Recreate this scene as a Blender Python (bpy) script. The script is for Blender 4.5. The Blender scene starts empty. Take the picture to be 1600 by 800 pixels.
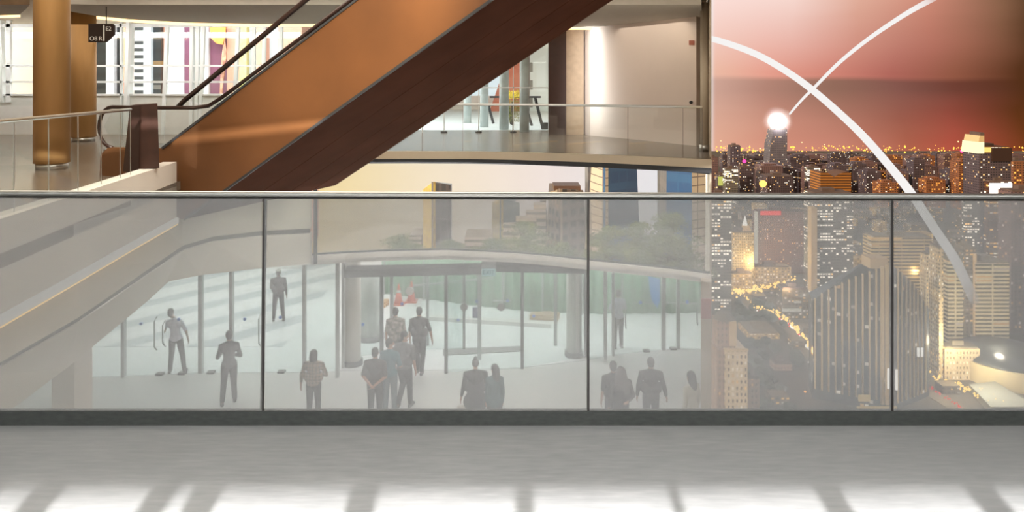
import bpy, bmesh, math, random
from mathutils import Vector, Matrix, noise
random.seed(7)
PI = math.pi
F = 1100.0; EYE = 1.6; HZ = 130.0
scn = bpy.context.scene
COL = scn.collection
V = Vector

def P(px, py, Y): return V(((px-800)/F*Y, Y, EYE-(py-HZ)/F*Y))
def X(px, Y): return (px-800)/F*Y
def Z(py, Y): return EYE-(py-HZ)/F*Y
def lin(c):
    return tuple(((v/255.)/12.92 if v/255. <= .04045 else ((v/255.+.055)/1.055)**2.4) for v in c)

# ---------------------------------------------------------------- materials
def newmat(name):
    m = bpy.data.materials.new(name); m.use_nodes = True
    nt = m.node_tree; nt.nodes.clear()
    out = nt.nodes.new('ShaderNodeOutputMaterial')
    return m, nt, out
class N:
    def __init__(s, nt): s.nt = nt
    def n(s, t, **k):
        o = s.nt.nodes.new(t)
        for a, b in k.items(): setattr(o, a, b)
        return o
    def l(s, a, b): s.nt.links.new(a, b)
    def sock(s, node, i, v):
        if v is None: return
        if isinstance(v, (int, float)): node.inputs[i].default_value = v
        elif isinstance(v, tuple):
            node.inputs[i].default_value = v if len(v) == len(node.inputs[i].default_value) else tuple(v)+(1,)
        else: s.l(v, node.inputs[i])
    def math(s, op, a, b=None, c=None, clamp=False):
        o = s.n('ShaderNodeMath', operation=op, use_clamp=clamp)
        s.sock(o, 0, a); s.sock(o, 1, b); s.sock(o, 2, c); return o.outputs[0]
    def mix(s, f, a, b):
        o = s.n('ShaderNodeMix', data_type='RGBA'); s.sock(o, 0, f); s.sock(o, 6, a); s.sock(o, 7, b); return o.outputs[2]
    def ramp(s, f, stops, interp='LINEAR'):
        o = s.n('ShaderNodeValToRGB'); o.color_ramp.interpolation = interp
        el = o.color_ramp.elements
        while len(el) < len(stops): el.new(.5)
        for e, (p, c) in zip(el, stops): e.position = p; e.color = tuple(c)+(1,)
        s.l(f, o.inputs[0]); return o.outputs[0]
    def mr(s, v, a, b, c=0., d=1., smooth=False):
        o = s.n('ShaderNodeMapRange'); o.interpolation_type = 'SMOOTHSTEP' if smooth else 'LINEAR'
        s.sock(o, 0, v); o.inputs[1].default_value = a; o.inputs[2].default_value = b
        o.inputs[3].default_value = c; o.inputs[4].default_value = d; return o.outputs[0]

MC = {}
def mat(name, rgb, rough=.5, metal=0., var=.08, scale=6., spec=.5, bump=0., stretch=(1, 1, 1), rgb2=None):
    if name in MC: return MC[name]
    m, nt, out = newmat(name); k = N(nt)
    b = k.n('ShaderNodeBsdfPrincipled'); k.l(b.outputs[0], out.inputs[0])
    tc = k.n('ShaderNodeTexCoord'); mp = k.n('ShaderNodeMapping'); mp.inputs['Scale'].default_value = stretch
    k.l(tc.outputs['Object'], mp.inputs[0])
    nz = k.n('ShaderNodeTexNoise'); nz.inputs['Scale'].default_value = scale; nz.inputs['Detail'].default_value = 4
    k.l(mp.outputs[0], nz.inputs[0])
    c = lin(rgb)
    if rgb2: lo, hi = c, lin(rgb2)
    else: lo = tuple(v*(1-var) for v in c); hi = tuple(min(1, v*(1+var)) for v in c)
    r = k.ramp(nz.outputs[0], [(.3, lo), (.7, hi)])
    k.l(r, b.inputs['Base Color'])
    b.inputs['Roughness'].default_value = rough; b.inputs['Metallic'].default_value = metal
    b.inputs['Specular IOR Level'].default_value = spec
    if bump:
        bp = k.n('ShaderNodeBump'); bp.inputs['Strength'].default_value = bump; bp.inputs['Distance'].default_value = .02
        k.l(nz.outputs[0], bp.inputs['Height']); k.l(bp.outputs[0], b.inputs['Normal'])
    MC[name] = m; return m
def emat(name, rgb, strength=1.):
    if name in MC: return MC[name]
    m, nt, out = newmat(name); k = N(nt)
    e = k.n('ShaderNodeEmission'); e.inputs[0].default_value = lin(rgb)+(1,); e.inputs[1].default_value = strength
    k.l(e.outputs[0], out.inputs[0]); MC[name] = m; return m
def glassmat(name, tint=(1, 1, 1), veil=0., veilcol=(.8, .8, .8), gloss=.06):
    """thin architectural glass; veil = share of milky film that scatters room light"""
    m, nt, out = newmat(name); k = N(nt)
    t = k.n('ShaderNodeBsdfTransparent'); t.inputs[0].default_value = tuple(tint)+(1,)
    g = k.n('ShaderNodeBsdfGlossy'); g.inputs['Roughness'].default_value = .03
    mx = k.n('ShaderNodeMixShader'); mx.inputs[0].default_value = gloss
    k.l(t.outputs[0], mx.inputs[1]); k.l(g.outputs[0], mx.inputs[2])
    last = mx.outputs[0]
    if veil:
        d = k.n('ShaderNodeBsdfDiffuse'); d.inputs[0].default_value = tuple(veilcol)+(1,)
        m2 = k.n('ShaderNodeMixShader'); m2.inputs[0].default_value = veil
        k.l(last, m2.inputs[1]); k.l(d.outputs[0], m2.inputs[2]); last = m2.outputs[0]
    k.l(last, out.inputs[0]); MC[name] = m; return m

def winmat(name, wall, glass=(30, 32, 40), cw=3., ch=3.4, fw=.6, fh=.5, lit=.3, warm=(255, 200, 120), cool=(255, 245, 225),
           strength=1.2, rowbias=0., rough=.6, coolshare=.4):
    """facade with a grid of windows of which some are lit; object space in metres"""
    if name in MC: return MC[name]
    m, nt, out = newmat(name); k = N(nt)
    tc = k.n('ShaderNodeTexCoord'); s = k.n('ShaderNodeSeparateXYZ'); k.l(tc.outputs['Object'], s.inputs[0])
    n = k.n('ShaderNodeSeparateXYZ'); k.l(tc.outputs['Normal'], n.inputs[0])
    ax = k.math('ABSOLUTE', n.outputs[0]); sel = k.math('GREATER_THAN', ax, .6)
    side = k.math('LESS_THAN', k.math('ABSOLUTE', n.outputs[2]), .5)
    u = k.math('ADD', k.math('MULTIPLY', s.outputs[0], k.math('SUBTRACT', 1., sel)), k.math('MULTIPLY', s.outputs[1], sel))
    u = k.math('DIVIDE', u, cw); v = k.math('DIVIDE', s.outputs[2], ch)
    fu = k.math('FRACT', u); fv = k.math('FRACT', v)
    inu = k.math('MULTIPLY', k.math('GREATER_THAN', fu, (1-fw)/2), k.math('LESS_THAN', fu, 1-(1-fw)/2))
    inv = k.math('MULTIPLY', k.math('GREATER_THAN', fv, (1-fh)/2), k.math('LESS_THAN', fv, 1-(1-fh)/2))
    win = k.math('MULTIPLY', k.math('MULTIPLY', inu, inv), side)
    oi = k.n('ShaderNodeObjectInfo')
    cu = k.math('FLOOR', u); cv = k.math('FLOOR', v)
    cb = k.n('ShaderNodeCombineXYZ'); k.l(cu, cb.inputs[0]); k.l(cv, cb.inputs[1]); k.l(k.math('ADD', k.math('MULTIPLY', oi.outputs['Random'], 50.), sel), cb.inputs[2])
    wn = k.n('ShaderNodeTexWhiteNoise', noise_dimensions='3D'); k.l(cb.outputs[0], wn.inputs[0])
    cr = k.n('ShaderNodeCombineXYZ'); k.l(cv, cr.inputs[1]); k.l(k.math('FLOOR', k.math('DIVIDE', cu, 5.)), cr.inputs[0])
    wr = k.n('ShaderNodeTexWhiteNoise', noise_dimensions='3D'); k.l(cr.outputs[0], wr.inputs[0])
    val = k.math('ADD', k.math('MULTIPLY', wn.outputs[0], 1-rowbias), k.math('MULTIPLY', wr.outputs[0], rowbias))
    on = k.math('MULTIPLY', k.math('LESS_THAN', val, lit), win)
    csel = k.math('LESS_THAN', k.n('ShaderNodeSeparateColor').outputs[0], 1.)
    sc = k.n('ShaderNodeSeparateColor'); k.l(wn.outputs[1], sc.inputs[0])
    ec = k.mix(k.math('LESS_THAN', sc.outputs[1], coolshare), lin(warm)+(1,), lin(cool)+(1,))
    st = k.math('MULTIPLY', k.math('MULTIPLY', on, strength), k.math('ADD', .5, sc.outputs[2]))
    b = k.n('ShaderNodeBsdfPrincipled'); b.inputs['Roughness'].default_value = rough
    nz = k.n('ShaderNodeTexNoise'); nz.inputs['Scale'].default_value = .08; k.l(tc.outputs['Object'], nz.inputs[0])
    wl = lin(wall); wc = k.ramp(nz.outputs[0], [(.3, tuple(x*.85 for x in wl)), (.7, tuple(min(1, x*1.15) for x in wl))])
    k.l(k.mix(win, wc, lin(glass)+(1,)), b.inputs['Base Color'])
    k.l(ec, b.inputs['Emission Color']); k.l(st, b.inputs['Emission Strength'])
    k.l(b.outputs[0], out.inputs[0]); MC[name] = m; return m

# ---------------------------------------------------------------- building blocks
ORG = {}
def tag(o, label=None, cat=None, group=None, kind=None):
    if label: o['label'] = label
    if cat: o['category'] = cat
    if group: o['group'] = group
    if kind: o['kind'] = kind
    return o
def empty(name, loc, label=None, cat=None, group=None, kind=None):
    o = bpy.data.objects.new(name, None); o.empty_display_size = .1; COL.objects.link(o)
    o.location = loc; ORG[o] = V(loc); return tag(o, label, cat, group, kind)

class MB:
    def __init__(s): s.bm = bmesh.new()
    def box(s, c, size, rz=0., rot=None, bevel=0.):
        mtx = Matrix.Translation(V(c)) @ (rot if rot is not None else Matrix.Rotation(rz, 4, 'Z')) @ Matrix.Diagonal((size[0], size[1], size[2], 1))
        r = bmesh.ops.create_cube(s.bm, size=1., matrix=mtx)
        if bevel:
            es = list({e for v in r['verts'] for e in v.link_edges})
            bmesh.ops.bevel(s.bm, geom=es, offset=bevel, segments=2, affect='EDGES', profile=.5)
        return s
    def bb(s, x0, x1, y0, y1, z0, z1, bevel=0.):
        return s.box(((x0+x1)/2, (y0+y1)/2, (z0+z1)/2), (abs(x1-x0), abs(y1-y0), abs(z1-z0)), bevel=bevel)
    def hexa(s, pts):
        """8 points: bottom 4 ccw then top 4"""
        v = [s.bm.verts.new(p) for p in pts]
        for f in ((0, 3, 2, 1), (4, 5, 6, 7), (0, 1, 5, 4), (1, 2, 6, 5), (2, 3, 7, 6), (3, 0, 4, 7)): s.bm.faces.new([v[i] for i in f])
        return s
    def prism(s, poly, z0, z1):
        n = len(poly)
        b = [s.bm.verts.new((p[0], p[1], z0 if len(p) < 3 else p[2])) for p in poly]
        t = [s.bm.verts.new((p[0], p[1], z1 if len(p) < 4 else p[3])) for p in poly]
        s.bm.faces.new(b[::-1]); s.bm.faces.new(t)
        for i in range(n): s.bm.faces.new((b[i], b[(i+1) % n], t[(i+1) % n], t[i]))
        return s
    def extr(s, poly, d):
        """closed planar polygon of 3D points extruded along vector d"""
        n = len(poly); a = [s.bm.verts.new(p) for p in poly]; b = [s.bm.verts.new(V(p)+V(d)) for p in poly]
        s.bm.faces.new(a); s.bm.faces.new(b[::-1])
        for i in range(n): s.bm.faces.new((a[(i+1) % n], a[i], b[i], b[(i+1) % n]))
        return s
    def bar(s, a, b, w, d=None):
        a = V(a); b = V(b); d = d or w; ax = b-a; L = ax.length
        q = ax.to_track_quat('Z', 'Y').to_matrix().to_4x4()
        return s.box((a+b)/2, (w, d, L), rot=q)
    def cyl(s, c, r, h, seg=24, r2=None, axis=None):
        m = Matrix.Translation(V(c)+V((0, 0, h/2)))
        if axis is not None: m = Matrix.Translation(V(c)) @ V(axis).to_track_quat('Z', 'Y').to_matrix().to_4x4() @ Matrix.Translation((0, 0, h/2))
        bmesh.ops.create_cone(s.bm, cap_ends=True, segments=seg, radius1=r, radius2=r if r2 is None else r2, depth=h, matrix=m); return s
    def ell(s, c, r, seg=12, rot=None):
        if isinstance(r, (int, float)): r = (r, r, r)
        m = Matrix.Translation(V(c)) @ (rot or Matrix()) @ Matrix.Diagonal((r[0], r[1], r[2], 1))
        bmesh.ops.create_uvsphere(s.bm, u_segments=seg, v_segments=max(6, seg//2+2), radius=1, matrix=m); return s
    def tube(s, pts, rad, seg=8, flat=1.):
        pts = [V(p) for p in pts]; n = len(pts); rings = []
        for i, p in enumerate(pts):
            t = (pts[min(i+1, n-1)]-pts[max(i-1, 0)]).normalized()
            up = V((0, 0, 1)) if abs(t.z) < .95 else V((0, 1, 0))
            a = t.cross(up).normalized(); b = a.cross(t).normalized()
            r = rad[i] if isinstance(rad, (list, tuple)) else rad
            rings.append([s.bm.verts.new(p+a*math.cos(2*PI*j/seg)*r+b*math.sin(2*PI*j/seg)*r*flat) for j in range(seg)])
        for i in range(n-1):
            for j in range(seg): s.bm.faces.new((rings[i][j], rings[i][(j+1) % seg], rings[i+1][(j+1) % seg], rings[i+1][j]))
        s.bm.faces.new(rings[0][::-1]); s.bm.faces.new(rings[-1]); return s
    def cap(s, a, b, ra, rb, seg=10):
        a = V(a); b = V(b); s.ell(a, ra, seg); s.ell(b, rb, seg)
        if (b-a).length > 1e-4: s.tube([a, b], [ra, rb], seg)
        return s
    def loft(s, rows, thick=None):
        """rows: list of equally long point lists; thick = vector to give the sheet real thickness"""
        def sheet(off):
            return [[s.bm.verts.new(V(p)+off) for p in r] for r in rows]
        A = sheet(V((0, 0, 0)))
        n, m = len(A), len(A[0])
        for i in range(n-1):
            for j in range(m-1): s.bm.faces.new((A[i][j], A[i][j+1], A[i+1][j+1], A[i+1][j]))
        if thick is not None:
            B = sheet(V(thick))
            for i in range(n-1):
                for j in range(m-1): s.bm.faces.new((B[i][j], B[i+1][j], B[i+1][j+1], B[i][j+1]))
            for i in range(n-1):
                s.bm.faces.new((A[i][0], A[i+1][0], B[i+1][0], B[i][0])); s.bm.faces.new((A[i][-1], B[i][-1], B[i+1][-1], A[i+1][-1]))
            for j in range(m-1):
                s.bm.faces.new((A[0][j], B[0][j], B[0][j+1], A[0][j+1])); s.bm.faces.new((A[-1][j], A[-1][j+1], B[-1][j+1], B[-1][j]))
        return s
    def build(s, name, m, parent=None, smooth=False, label=None, cat=None, group=None, kind=None, recalc=True, org=None):
        bm = s.bm
        if recalc: bmesh.ops.recalc_face_normals(bm, faces=bm.faces)
        if parent is not None: o0 = ORG[parent]
        elif org is not None: o0 = V(org)
        else:
            xs = [v.co.x for v in bm.verts]; ys = [v.co.y for v in bm.verts]; zs = [v.co.z for v in bm.verts]
            o0 = V(((min(xs)+max(xs))/2, (min(ys)+max(ys))/2, min(zs)))
        for v in bm.verts: v.co -= o0
        me = bpy.data.meshes.new(name); bm.to_mesh(me); bm.free()
        for f in me.polygons: f.use_smooth = smooth
        me.materials.append(m)
        o = bpy.data.objects.new(name, me); COL.objects.link(o)
        if parent is not None: o.parent = parent
        else: o.location = o0
        ORG[o] = o0
        return tag(o, label, cat, group, kind)
def struct(name, mb, m, **k): return mb.build(name, m, kind='structure', **k)
def text(name, body, loc, size, m, parent, rot=(PI/2, 0, 0), depth=.004):
    cu = bpy.data.curves.new(name, 'FONT'); cu.body = body; cu.size = size; cu.extrude = depth; cu.align_x = 'CENTER'; cu.align_y = 'CENTER'
    cu.materials.append(m); o = bpy.data.objects.new(name, cu); me = bpy.data.meshes.new_from_object(o); bpy.data.objects.remove(o)
    o = bpy.data.objects.new(name, me); COL.objects.link(o)
    o.parent = parent; o.location = V(loc)-ORG[parent]; o.rotation_euler = rot; ORG[o] = V(loc); return o

def lamp(name, kind, loc, energy, color, size=None, sizey=None, look=None, spread=None, spot=None):
    l = bpy.data.lights.new(name, kind); l.energy = energy; l.color = color
    if kind == 'AREA':
        l.shape = 'RECTANGLE'; l.size = size; l.size_y = sizey or size
        if spread: l.spread = spread
    if kind in ('POINT', 'SPOT') and size: l.shadow_soft_size = size
    if kind == 'SPOT': l.spot_size = spot or 1.; l.spot_blend = .6
    o = bpy.data.objects.new(name, l); COL.objects.link(o); o.location = loc
    if look is not None: o.rotation_euler = (V(look)-V(loc)).to_track_quat('-Z', 'Y').to_euler()
    return o

# ---------------------------------------------------------------- camera, view, sky
cam = bpy.data.cameras.new('camera'); camo = bpy.data.objects.new('camera', cam); COL.objects.link(camo)
cam.sensor_width = 36; cam.lens = 36*F/1600; cam.shift_y = -(400-HZ)/1600; cam.clip_start = .05; cam.clip_end = 8000
camo.location = (0, 0, EYE); camo.rotation_euler = (PI/2, 0, 0); scn.camera = camo
vs = scn.view_settings; vs.view_transform = 'Standard'; vs.look = 'None'; vs.exposure = 0; vs.gamma = 1; vs.use_curve_mapping = False

w = bpy.data.worlds.new('sky'); scn.world = w; w.use_nodes = True; nt = w.node_tree; nt.nodes.clear(); k = N(nt)
tc = k.n('ShaderNodeTexCoord'); sp = k.n('ShaderNodeSeparateXYZ'); k.l(tc.outputs['Generated'], sp.inputs[0])
yy = k.math('MAXIMUM', sp.outputs[1], .05)
u = k.math('DIVIDE', sp.outputs[0], yy); v = k.math('DIVIDE', sp.outputs[2], yy)
nz = k.n('ShaderNodeTexNoise'); nz.inputs['Scale'].default_value = 2.2; nz.inputs['Detail'].default_value = 3
mp = k.n('ShaderNodeMapping'); mp.inputs['Scale'].default_value = (1, 1, 5); mp.inputs['Rotation'].default_value = (0, .45, 0); k.l(tc.outputs['Generated'], mp.inputs[0]); k.l(mp.outputs[0], nz.inputs[0])
nn = k.math('SUBTRACT', nz.outputs[0], .5)
def uramp(stops):   # stops: (px, sRGB)
    uu = k.mr(k.math('ADD', u, k.math('MULTIPLY', nn, .10)), (1112-800)/F, (1640-800)/F)
    return k.ramp(uu, [((p-1112)/528., lin(c)) for p, c in stops])
r0 = uramp([(1112, (252, 222, 214)), (1240, (246, 214, 204)), (1340, (224, 172, 152)), (1450, (205, 138, 118)), (1560, (140, 100, 76)), (1600, (100, 70, 48))])
r1 = uramp([(1112, (236, 186, 164)), (1200, (230, 160, 142)), (1300, (210, 134, 118)), (1400, (176, 104, 92)), (1500, (146, 88, 68)), (1600, (86, 50, 28))])
r2 = uramp([(1112, (208, 166, 150)), (1200, (180, 134, 118)), (1300, (148, 108, 92)), (1400, (134, 88, 78)), (1500, (112, 64, 52)), (1600, (84, 48, 26))])
r3 = uramp([(1112, (228, 172, 146)), (1200, (214, 146, 124)), (1300, (200, 132, 112)), (1400, (174, 98, 76)), (1480, (180, 84, 66)), (1600, (112, 58, 24))])
vv = k.math('ADD', v, k.math('MULTIPLY', nn, .03))
c = k.mix(k.mr(vv, (130-0)/F, (130-112)/F), r0, r1)
c = k.mix(k.mr(vv, (130-116)/F, (130-128)/F, smooth=True), c, r2)
c = k.mix(k.mr(vv, (130-140)/F, (130-232)/F), c, r3)
ul = k.mr(u, (480-800)/F, (1112-800)/F)
lr = k.ramp(ul, [(0, lin((252, 222, 158))), (.32, lin((254, 232, 205))), (.6, lin((253, 234, 228))), (1, lin((238, 238, 246)))])
lc = k.mix(k.mr(v, -.06, -.12), lin((236, 246, 250))+(1,), lr)
front = k.mix(k.mr(u, .276, .29, smooth=True), lc, c)
up = k.mr(sp.outputs[2], .35, .75, smooth=True)
front = k.mix(up, front, (.30, .27, .29, 1))
fr = k.mr(sp.outputs[1], .08, .2, smooth=True)
allc = k.mix(fr, (.62, .48, .31, 1), front)
bg = k.n('ShaderNodeBackground'); k.l(allc, bg.inputs[0]); bg.inputs[1].default_value = 1.
wo = k.n('ShaderNodeOutputWorld'); k.l(bg.outputs[0], wo.inputs[0])

# ================================================================ FOREGROUND BALCONY
def floor_mat():
    m, nt, out = newmat('polished_concrete'); k = N(nt)
    b = k.n('ShaderNodeBsdfPrincipled'); k.l(b.outputs[0], out.inputs[0])
    tc = k.n('ShaderNodeTexCoord'); mp = k.n('ShaderNodeMapping'); mp.inputs['Scale'].default_value = (2.2, 14, 1); k.l(tc.outputs['Object'], mp.inputs[0])
    n1 = k.n('ShaderNodeTexNoise'); n1.inputs['Scale'].default_value = 4; n1.inputs['Detail'].default_value = 6; k.l(mp.outputs[0], n1.inputs[0])
    n2 = k.n('ShaderNodeTexNoise'); n2.inputs['Scale'].default_value = .8; k.l(tc.outputs['Object'], n2.inputs[0])
    a = k.ramp(n1.outputs[0], [(.3, (.175, .177, .18)), (.55, (.21, .211, .213)), (.8, (.25, .25, .25))])
    a2 = k.ramp(n2.outputs[0], [(.3, (.93, .93, .93)), (.7, (1, 1, 1))])
    mu = k.n('ShaderNodeMix', data_type='RGBA', blend_type='MULTIPLY'); mu.inputs[0].default_value = 1; k.l(a, mu.inputs[6]); k.l(a2, mu.inputs[7])
    k.l(mu.outputs[2], b.inputs['Base Color'])
    k.l(k.mr(n1.outputs[0], .3, .8, .4, .6), b.inputs['Roughness'])
    return m
YB = 3.29; WY_ = -1.6
M_white = mat('white_paint', (225, 224, 220), .55, var=.03)
M_ceil = mat('grey_plaster', (176, 170, 160), .8, var=.04)
M_steel = mat('brushed_steel', (205, 205, 203), .28, 1., var=.05, scale=20, stretch=(.2, 4, 4))
M_dkrub = mat('dark_gasket', (26, 22, 20), .5)
M_stone = mat('dark_green_stone', (52, 55, 52), .6, var=.3, scale=22, stretch=(1, 3, 3), rgb2=(38, 41, 39))
struct('floor', MB().bb(-9, 9, -2.4, YB+.05, -.35, 0), floor_mat())
struct('ceiling', MB().bb(-9, 9, WY_, YB-.5, 3.1, 3.3), M_white)
# unseen back wall, window openings shaped to cast the floor light patches
GAPS = [(-260, 50, 92), (92, 92, 232)]
openings = [(-300, -40), (-5, 50), (91, 234), (270, 301), (343, 547), (590, 805), (834, 1046), (1061, 1278), (1315, 1517), (1556, 1760), (1790, 2000)]
LY, LZ, WY = -7.0, 6.3, -1.6           # lamp distance, lamp height, window wall
YT = 2.83; YM = 2.73
HEAD = LZ*(YT-WY)/(YT-LY)
xs = []
for a, b in openings:
    f = lambda p: X(p, YM)*(WY-LY)/(YM-LY)
    xs.append((f(a), f(b)))
edges = [-9.0]+[x for ab in xs for x in ab]+[9.0]
mb = MB()
for i in range(0, len(edges), 2): mb.bb(edges[i], edges[i+1], WY-.06, WY+.0, 0, HEAD)
mb.bb(-9, 9, WY-.06, WY, HEAD, 3.1)
mb.bb(-9, 9, WY-.06, WY, 0, .35)
struct('wall_back', mb, M_white)
mbg = MB()
for a, b in xs: mbg.bb(a, b, WY-.045, WY-.035, .35, HEAD)
struct('window_1', mbg, glassmat('window_glass', gloss=.04))

# balustrade
rail = empty('glass_balustrade', (0, YB, 0), 'near glass balustrade with smoky panels and steel handrail beside the grey floor', 'balustrade')
MB().bb(-9, 9, YB, YB+.03, 0, .066).build('base_channel', M_stone, rail, label='dark green stone base strip')
M_film = glassmat('smoky_glass', tint=(.58, .58, .572), veil=.14, veilcol=(.95, .95, .95), gloss=.03)
RZ0, RZ1 = Z(302, 3.3), Z(307, 3.3)
def railz(x): return RZ0+(RZ1-RZ0)*(x+2.4)/4.8
jx = [-1300, -500, 411.5, 919, 1393.5, 1900, 2600]
for a, b in zip(jx[:-1], jx[1:]):
    xa, xb = X(a+2, 3.3), X(b-2, 3.3)
    m_ = MB(); y0, y1 = 3.297, 3.309
    m_.hexa([(xa, y0, .03), (xb, y0, .03), (xb, y1, .03), (xa, y1, .03), (xa, y0, railz(xa)-.01), (xb, y0, railz(xb)-.01), (xb, y1, railz(xb)-.01), (xa, y1, railz(xa)-.01)])
    m_.build('glass_panel', M_film, rail)
for a in jx[1:-1]:
    d = 2.5 if a < 500 and a > 0 else 0
    x0, x1 = X(a-d, 3.3), X(a+d, 3.3)
    MB().bar((x0, 3.303, .05), (x1, 3.303, railz(x1)-.01), .011, .016).build('joint_gasket', M_dkrub, rail)
m_ = MB(); pts = [(x, 3.3, railz(x)) for x in (-9, -4, 0, 4, 9)]; m_.tube(pts, .0165, 16, flat=.85)
hr_ = m_.build('handrail', mat('satin_steel', (150, 149, 145), .34, 1., var=.05, scale=20, stretch=(.2, 4, 4)), rail, smooth=True)
m_ = MB(); m_.tube([(x, 3.3, railz(x)-.016) for x in (-9, 0, 9)], .010, 8, flat=.5); m_.build('rail_clip', M_dkrub, hr_)

# ================================================================ ATRIUM SHELL
M_beige = mat('beige_plaster', (205, 190, 168), .75, var=.03, scale=2)
M_fascia = mat('pale_grey_panel', (218, 212, 204), .5, var=.03, scale=1.2)
M_olive = mat('olive_grey_panel', (200, 196, 180), .55, var=.03, scale=1.5)
M_groove = mat('dark_groove', (92, 92, 88), .6)
M_dark = mat('charcoal_trim', (48, 50, 54), .5)
M_gfloor = mat('gallery_floor', (118, 106, 94), .25, var=.12, scale=1.2, stretch=(1, .4, 1))
M_lfloor = mat('lobby_floor', (214, 214, 212), .3, var=.04, scale=1)
M_clear = glassmat('clear_glass', tint=(.97, .99, .985), gloss=.05)
M_tint = glassmat('entrance_glass', tint=(.9, .96, .95), gloss=.06)
M_cove = emat('cove_light', (255, 214, 150), 2.6)
M_ledw = emat('warm_led', (255, 205, 120), 2.2)

ends = lambda Y: .2833*Y
WX = 22.8       # glazing line of the gallery
far_edge = [(-4.75, 16.1), (-3.9, 16.35), (-2.38, 16.4), (-1., 16.35), (0, 16.2), (.73, 16.0), (2.0, 15.6), (3.1, 15.1), (4.136, 14.6)]
left_edge = [(-4.68, 5.6), (-4.8, 6.6), (-4.98, 8.0), (-5.2, 9.6), (-5.43, 11.4), (-5.35, 12.6), (-5.15, 14.2)]
slab = left_edge+far_edge+[(ends(24)-.2, 24), (-20, 24), (-20, 5.6)]
struct('floor_gallery', MB().prism(slab, -.14, 0), M_gfloor)
# pale edge band and dark trim under it on the far gallery
def strip(path, z0, z1, off, m, name, parent=None, t=.12, **k):
    mb = MB(); mb.loft([[(x, y-off, z0) for x, y in path], [(x, y-off, z1) for x, y in path]], (0, t, 0)); return mb.build(name, m, parent, **k)
strip(far_edge, -.16, .012, .02, M_beige, 'trim_1', kind='structure')
strip(far_edge, -.27, -.16, .0, M_dark, 'trim_2', kind='structure', t=.2)
# end wall (splayed)
e0 = V((ends(14.3), 14.3)); e1 = V((ends(24)-.15, 24))
e2 = V((ends(15.35), 15.35)); mb = MB(); mb.prism([(e2.x-.04, e2.y), (e2.x, e2.y), (e1.x, e1.y), (e1.x-.06, e1.y)], -6, 8.2)
struct('wall_right', mb, mat('beige_wall', (190, 176, 158), .7, var=.04))
pz_ = Z(440, 14.9); MB().prism([(X(1095, 14.9), 14.9), (X(1111.5, 14.9), 14.9), (X(1111.5, 15.2), 15.2), (X(1095, 15.2), 15.2)], -6, pz_).build('end_pillar', mat('beige_wall', (190, 176, 158), .7, var=.04), label='beige pillar at the right end of the lobby next to the night city', cat='pillar')
mb = MB(); mb.bb(X(1096, 14.85), X(1111, 14.85), 14.84, 14.88, Z(512, 14.3), Z(480, 14.3))
mb.build('wall_poster', mat('rust_poster', (150, 62, 44), .5), label='small rust red poster on the beige pillar at the right end of the lobby', cat='poster')
# near fascia on the left with parapet
fp = left_edge[:5]
mb = MB(); mb.loft([[(x, y, .325) for x, y in fp], [(x, y, -.57) for x, y in fp]], (-.22, 0, 0)); struct('wall_left', mb, M_fascia)
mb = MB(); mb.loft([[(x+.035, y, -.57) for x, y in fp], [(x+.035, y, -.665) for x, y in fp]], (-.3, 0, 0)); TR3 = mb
mb = MB(); mb.loft([[(x+.02, y, -.665) for x, y in fp], [(x+.02, y, -.69) for x, y in fp]], (-.1, 0, 0))
sl = empty('glowing_trim', (fp[0][0], fp[0][1], -.69), 'white trim made to glow, with warm led lower edge, under the curved left balcony', 'light')
TR3.build('glowing_band', emat('glowing_trim_paint', (236, 232, 224), .95), sl); mb.build('led_edge', M_ledw, sl, label='warm led lower edge')  # white trim glows itself to look lit; led edge below
# recessed lower fascia sweeping round to the far side
st_top = [(-60, 545, 6.0), (0, 500, 6.75), (142, 425, 8.3), (266, 352, 11.5), (290, 320, 11.9), (332, 295, 12.9), (408, 268, 14.6), (486, 250, 16.4)]
st_gr = [(-60, 625, 5.9), (0, 580, 6.6), (142, 496, 8.1), (266, 407, 10.9), (290, 384, 11.75), (332, 370, 12.9), (408, 361, 14.6), (486, 357, 16.5)]
st_gr2 = [(a, b+8, c+.02) for a, b, c in st_gr]
st_low = [(-60, 720, 6.1), (20, 655, 6.9), (123, 575, 8.3), (245, 470, 11.1), (272, 441, 11.9), (313, 430, 12.9), (408, 419, 14.8), (486, 411, 16.6)]
rows = lambda s: [P(*q)+V((-.14 if q[0] < 280 else -.05 if q[0] < 300 else 0, 0, 0)) for q in s]
struct('wall_soffit_upper', MB().loft([rows(st_top), rows(st_gr)], (-.05, .25, 0)), M_olive)
g2 = [p+V((-.03, .03, 0)) for p in rows(st_gr)]; g3 = [p+V((-.03, .03, 0)) for p in rows(st_gr2)]
struct('trim_4', MB().loft([g2, g3], (-.05, .2, 0)), M_groove)
struct('wall_soffit_lower', MB().loft([rows(st_gr2), rows(st_low)], (-.05, .25, 0)), mat('pale_stone_panel', (214, 209, 198), .55, var=.03, scale=1.5))
# sill band under the panoramic window
sill = [(486, 411, 16.6), (540, 407.5, 17.0), (620, 404, 17.3), (700, 402.5, 17.4), (800, 407, 17.1), (860, 412, 16.75), (920, 418.5, 16.35), (1000, 427, 15.9), (1060, 433, 15.5), (1111, 440, 15.1)]
s_hi = [P(a, b-11+(a-486)/1100, c) for a, b, c in sill]; s_lo = [P(a, b+3, c) for a, b, c in sill]
struct('trim_5', MB().loft([s_hi, s_lo], (0, .3, -.0)), M_fascia)
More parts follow.
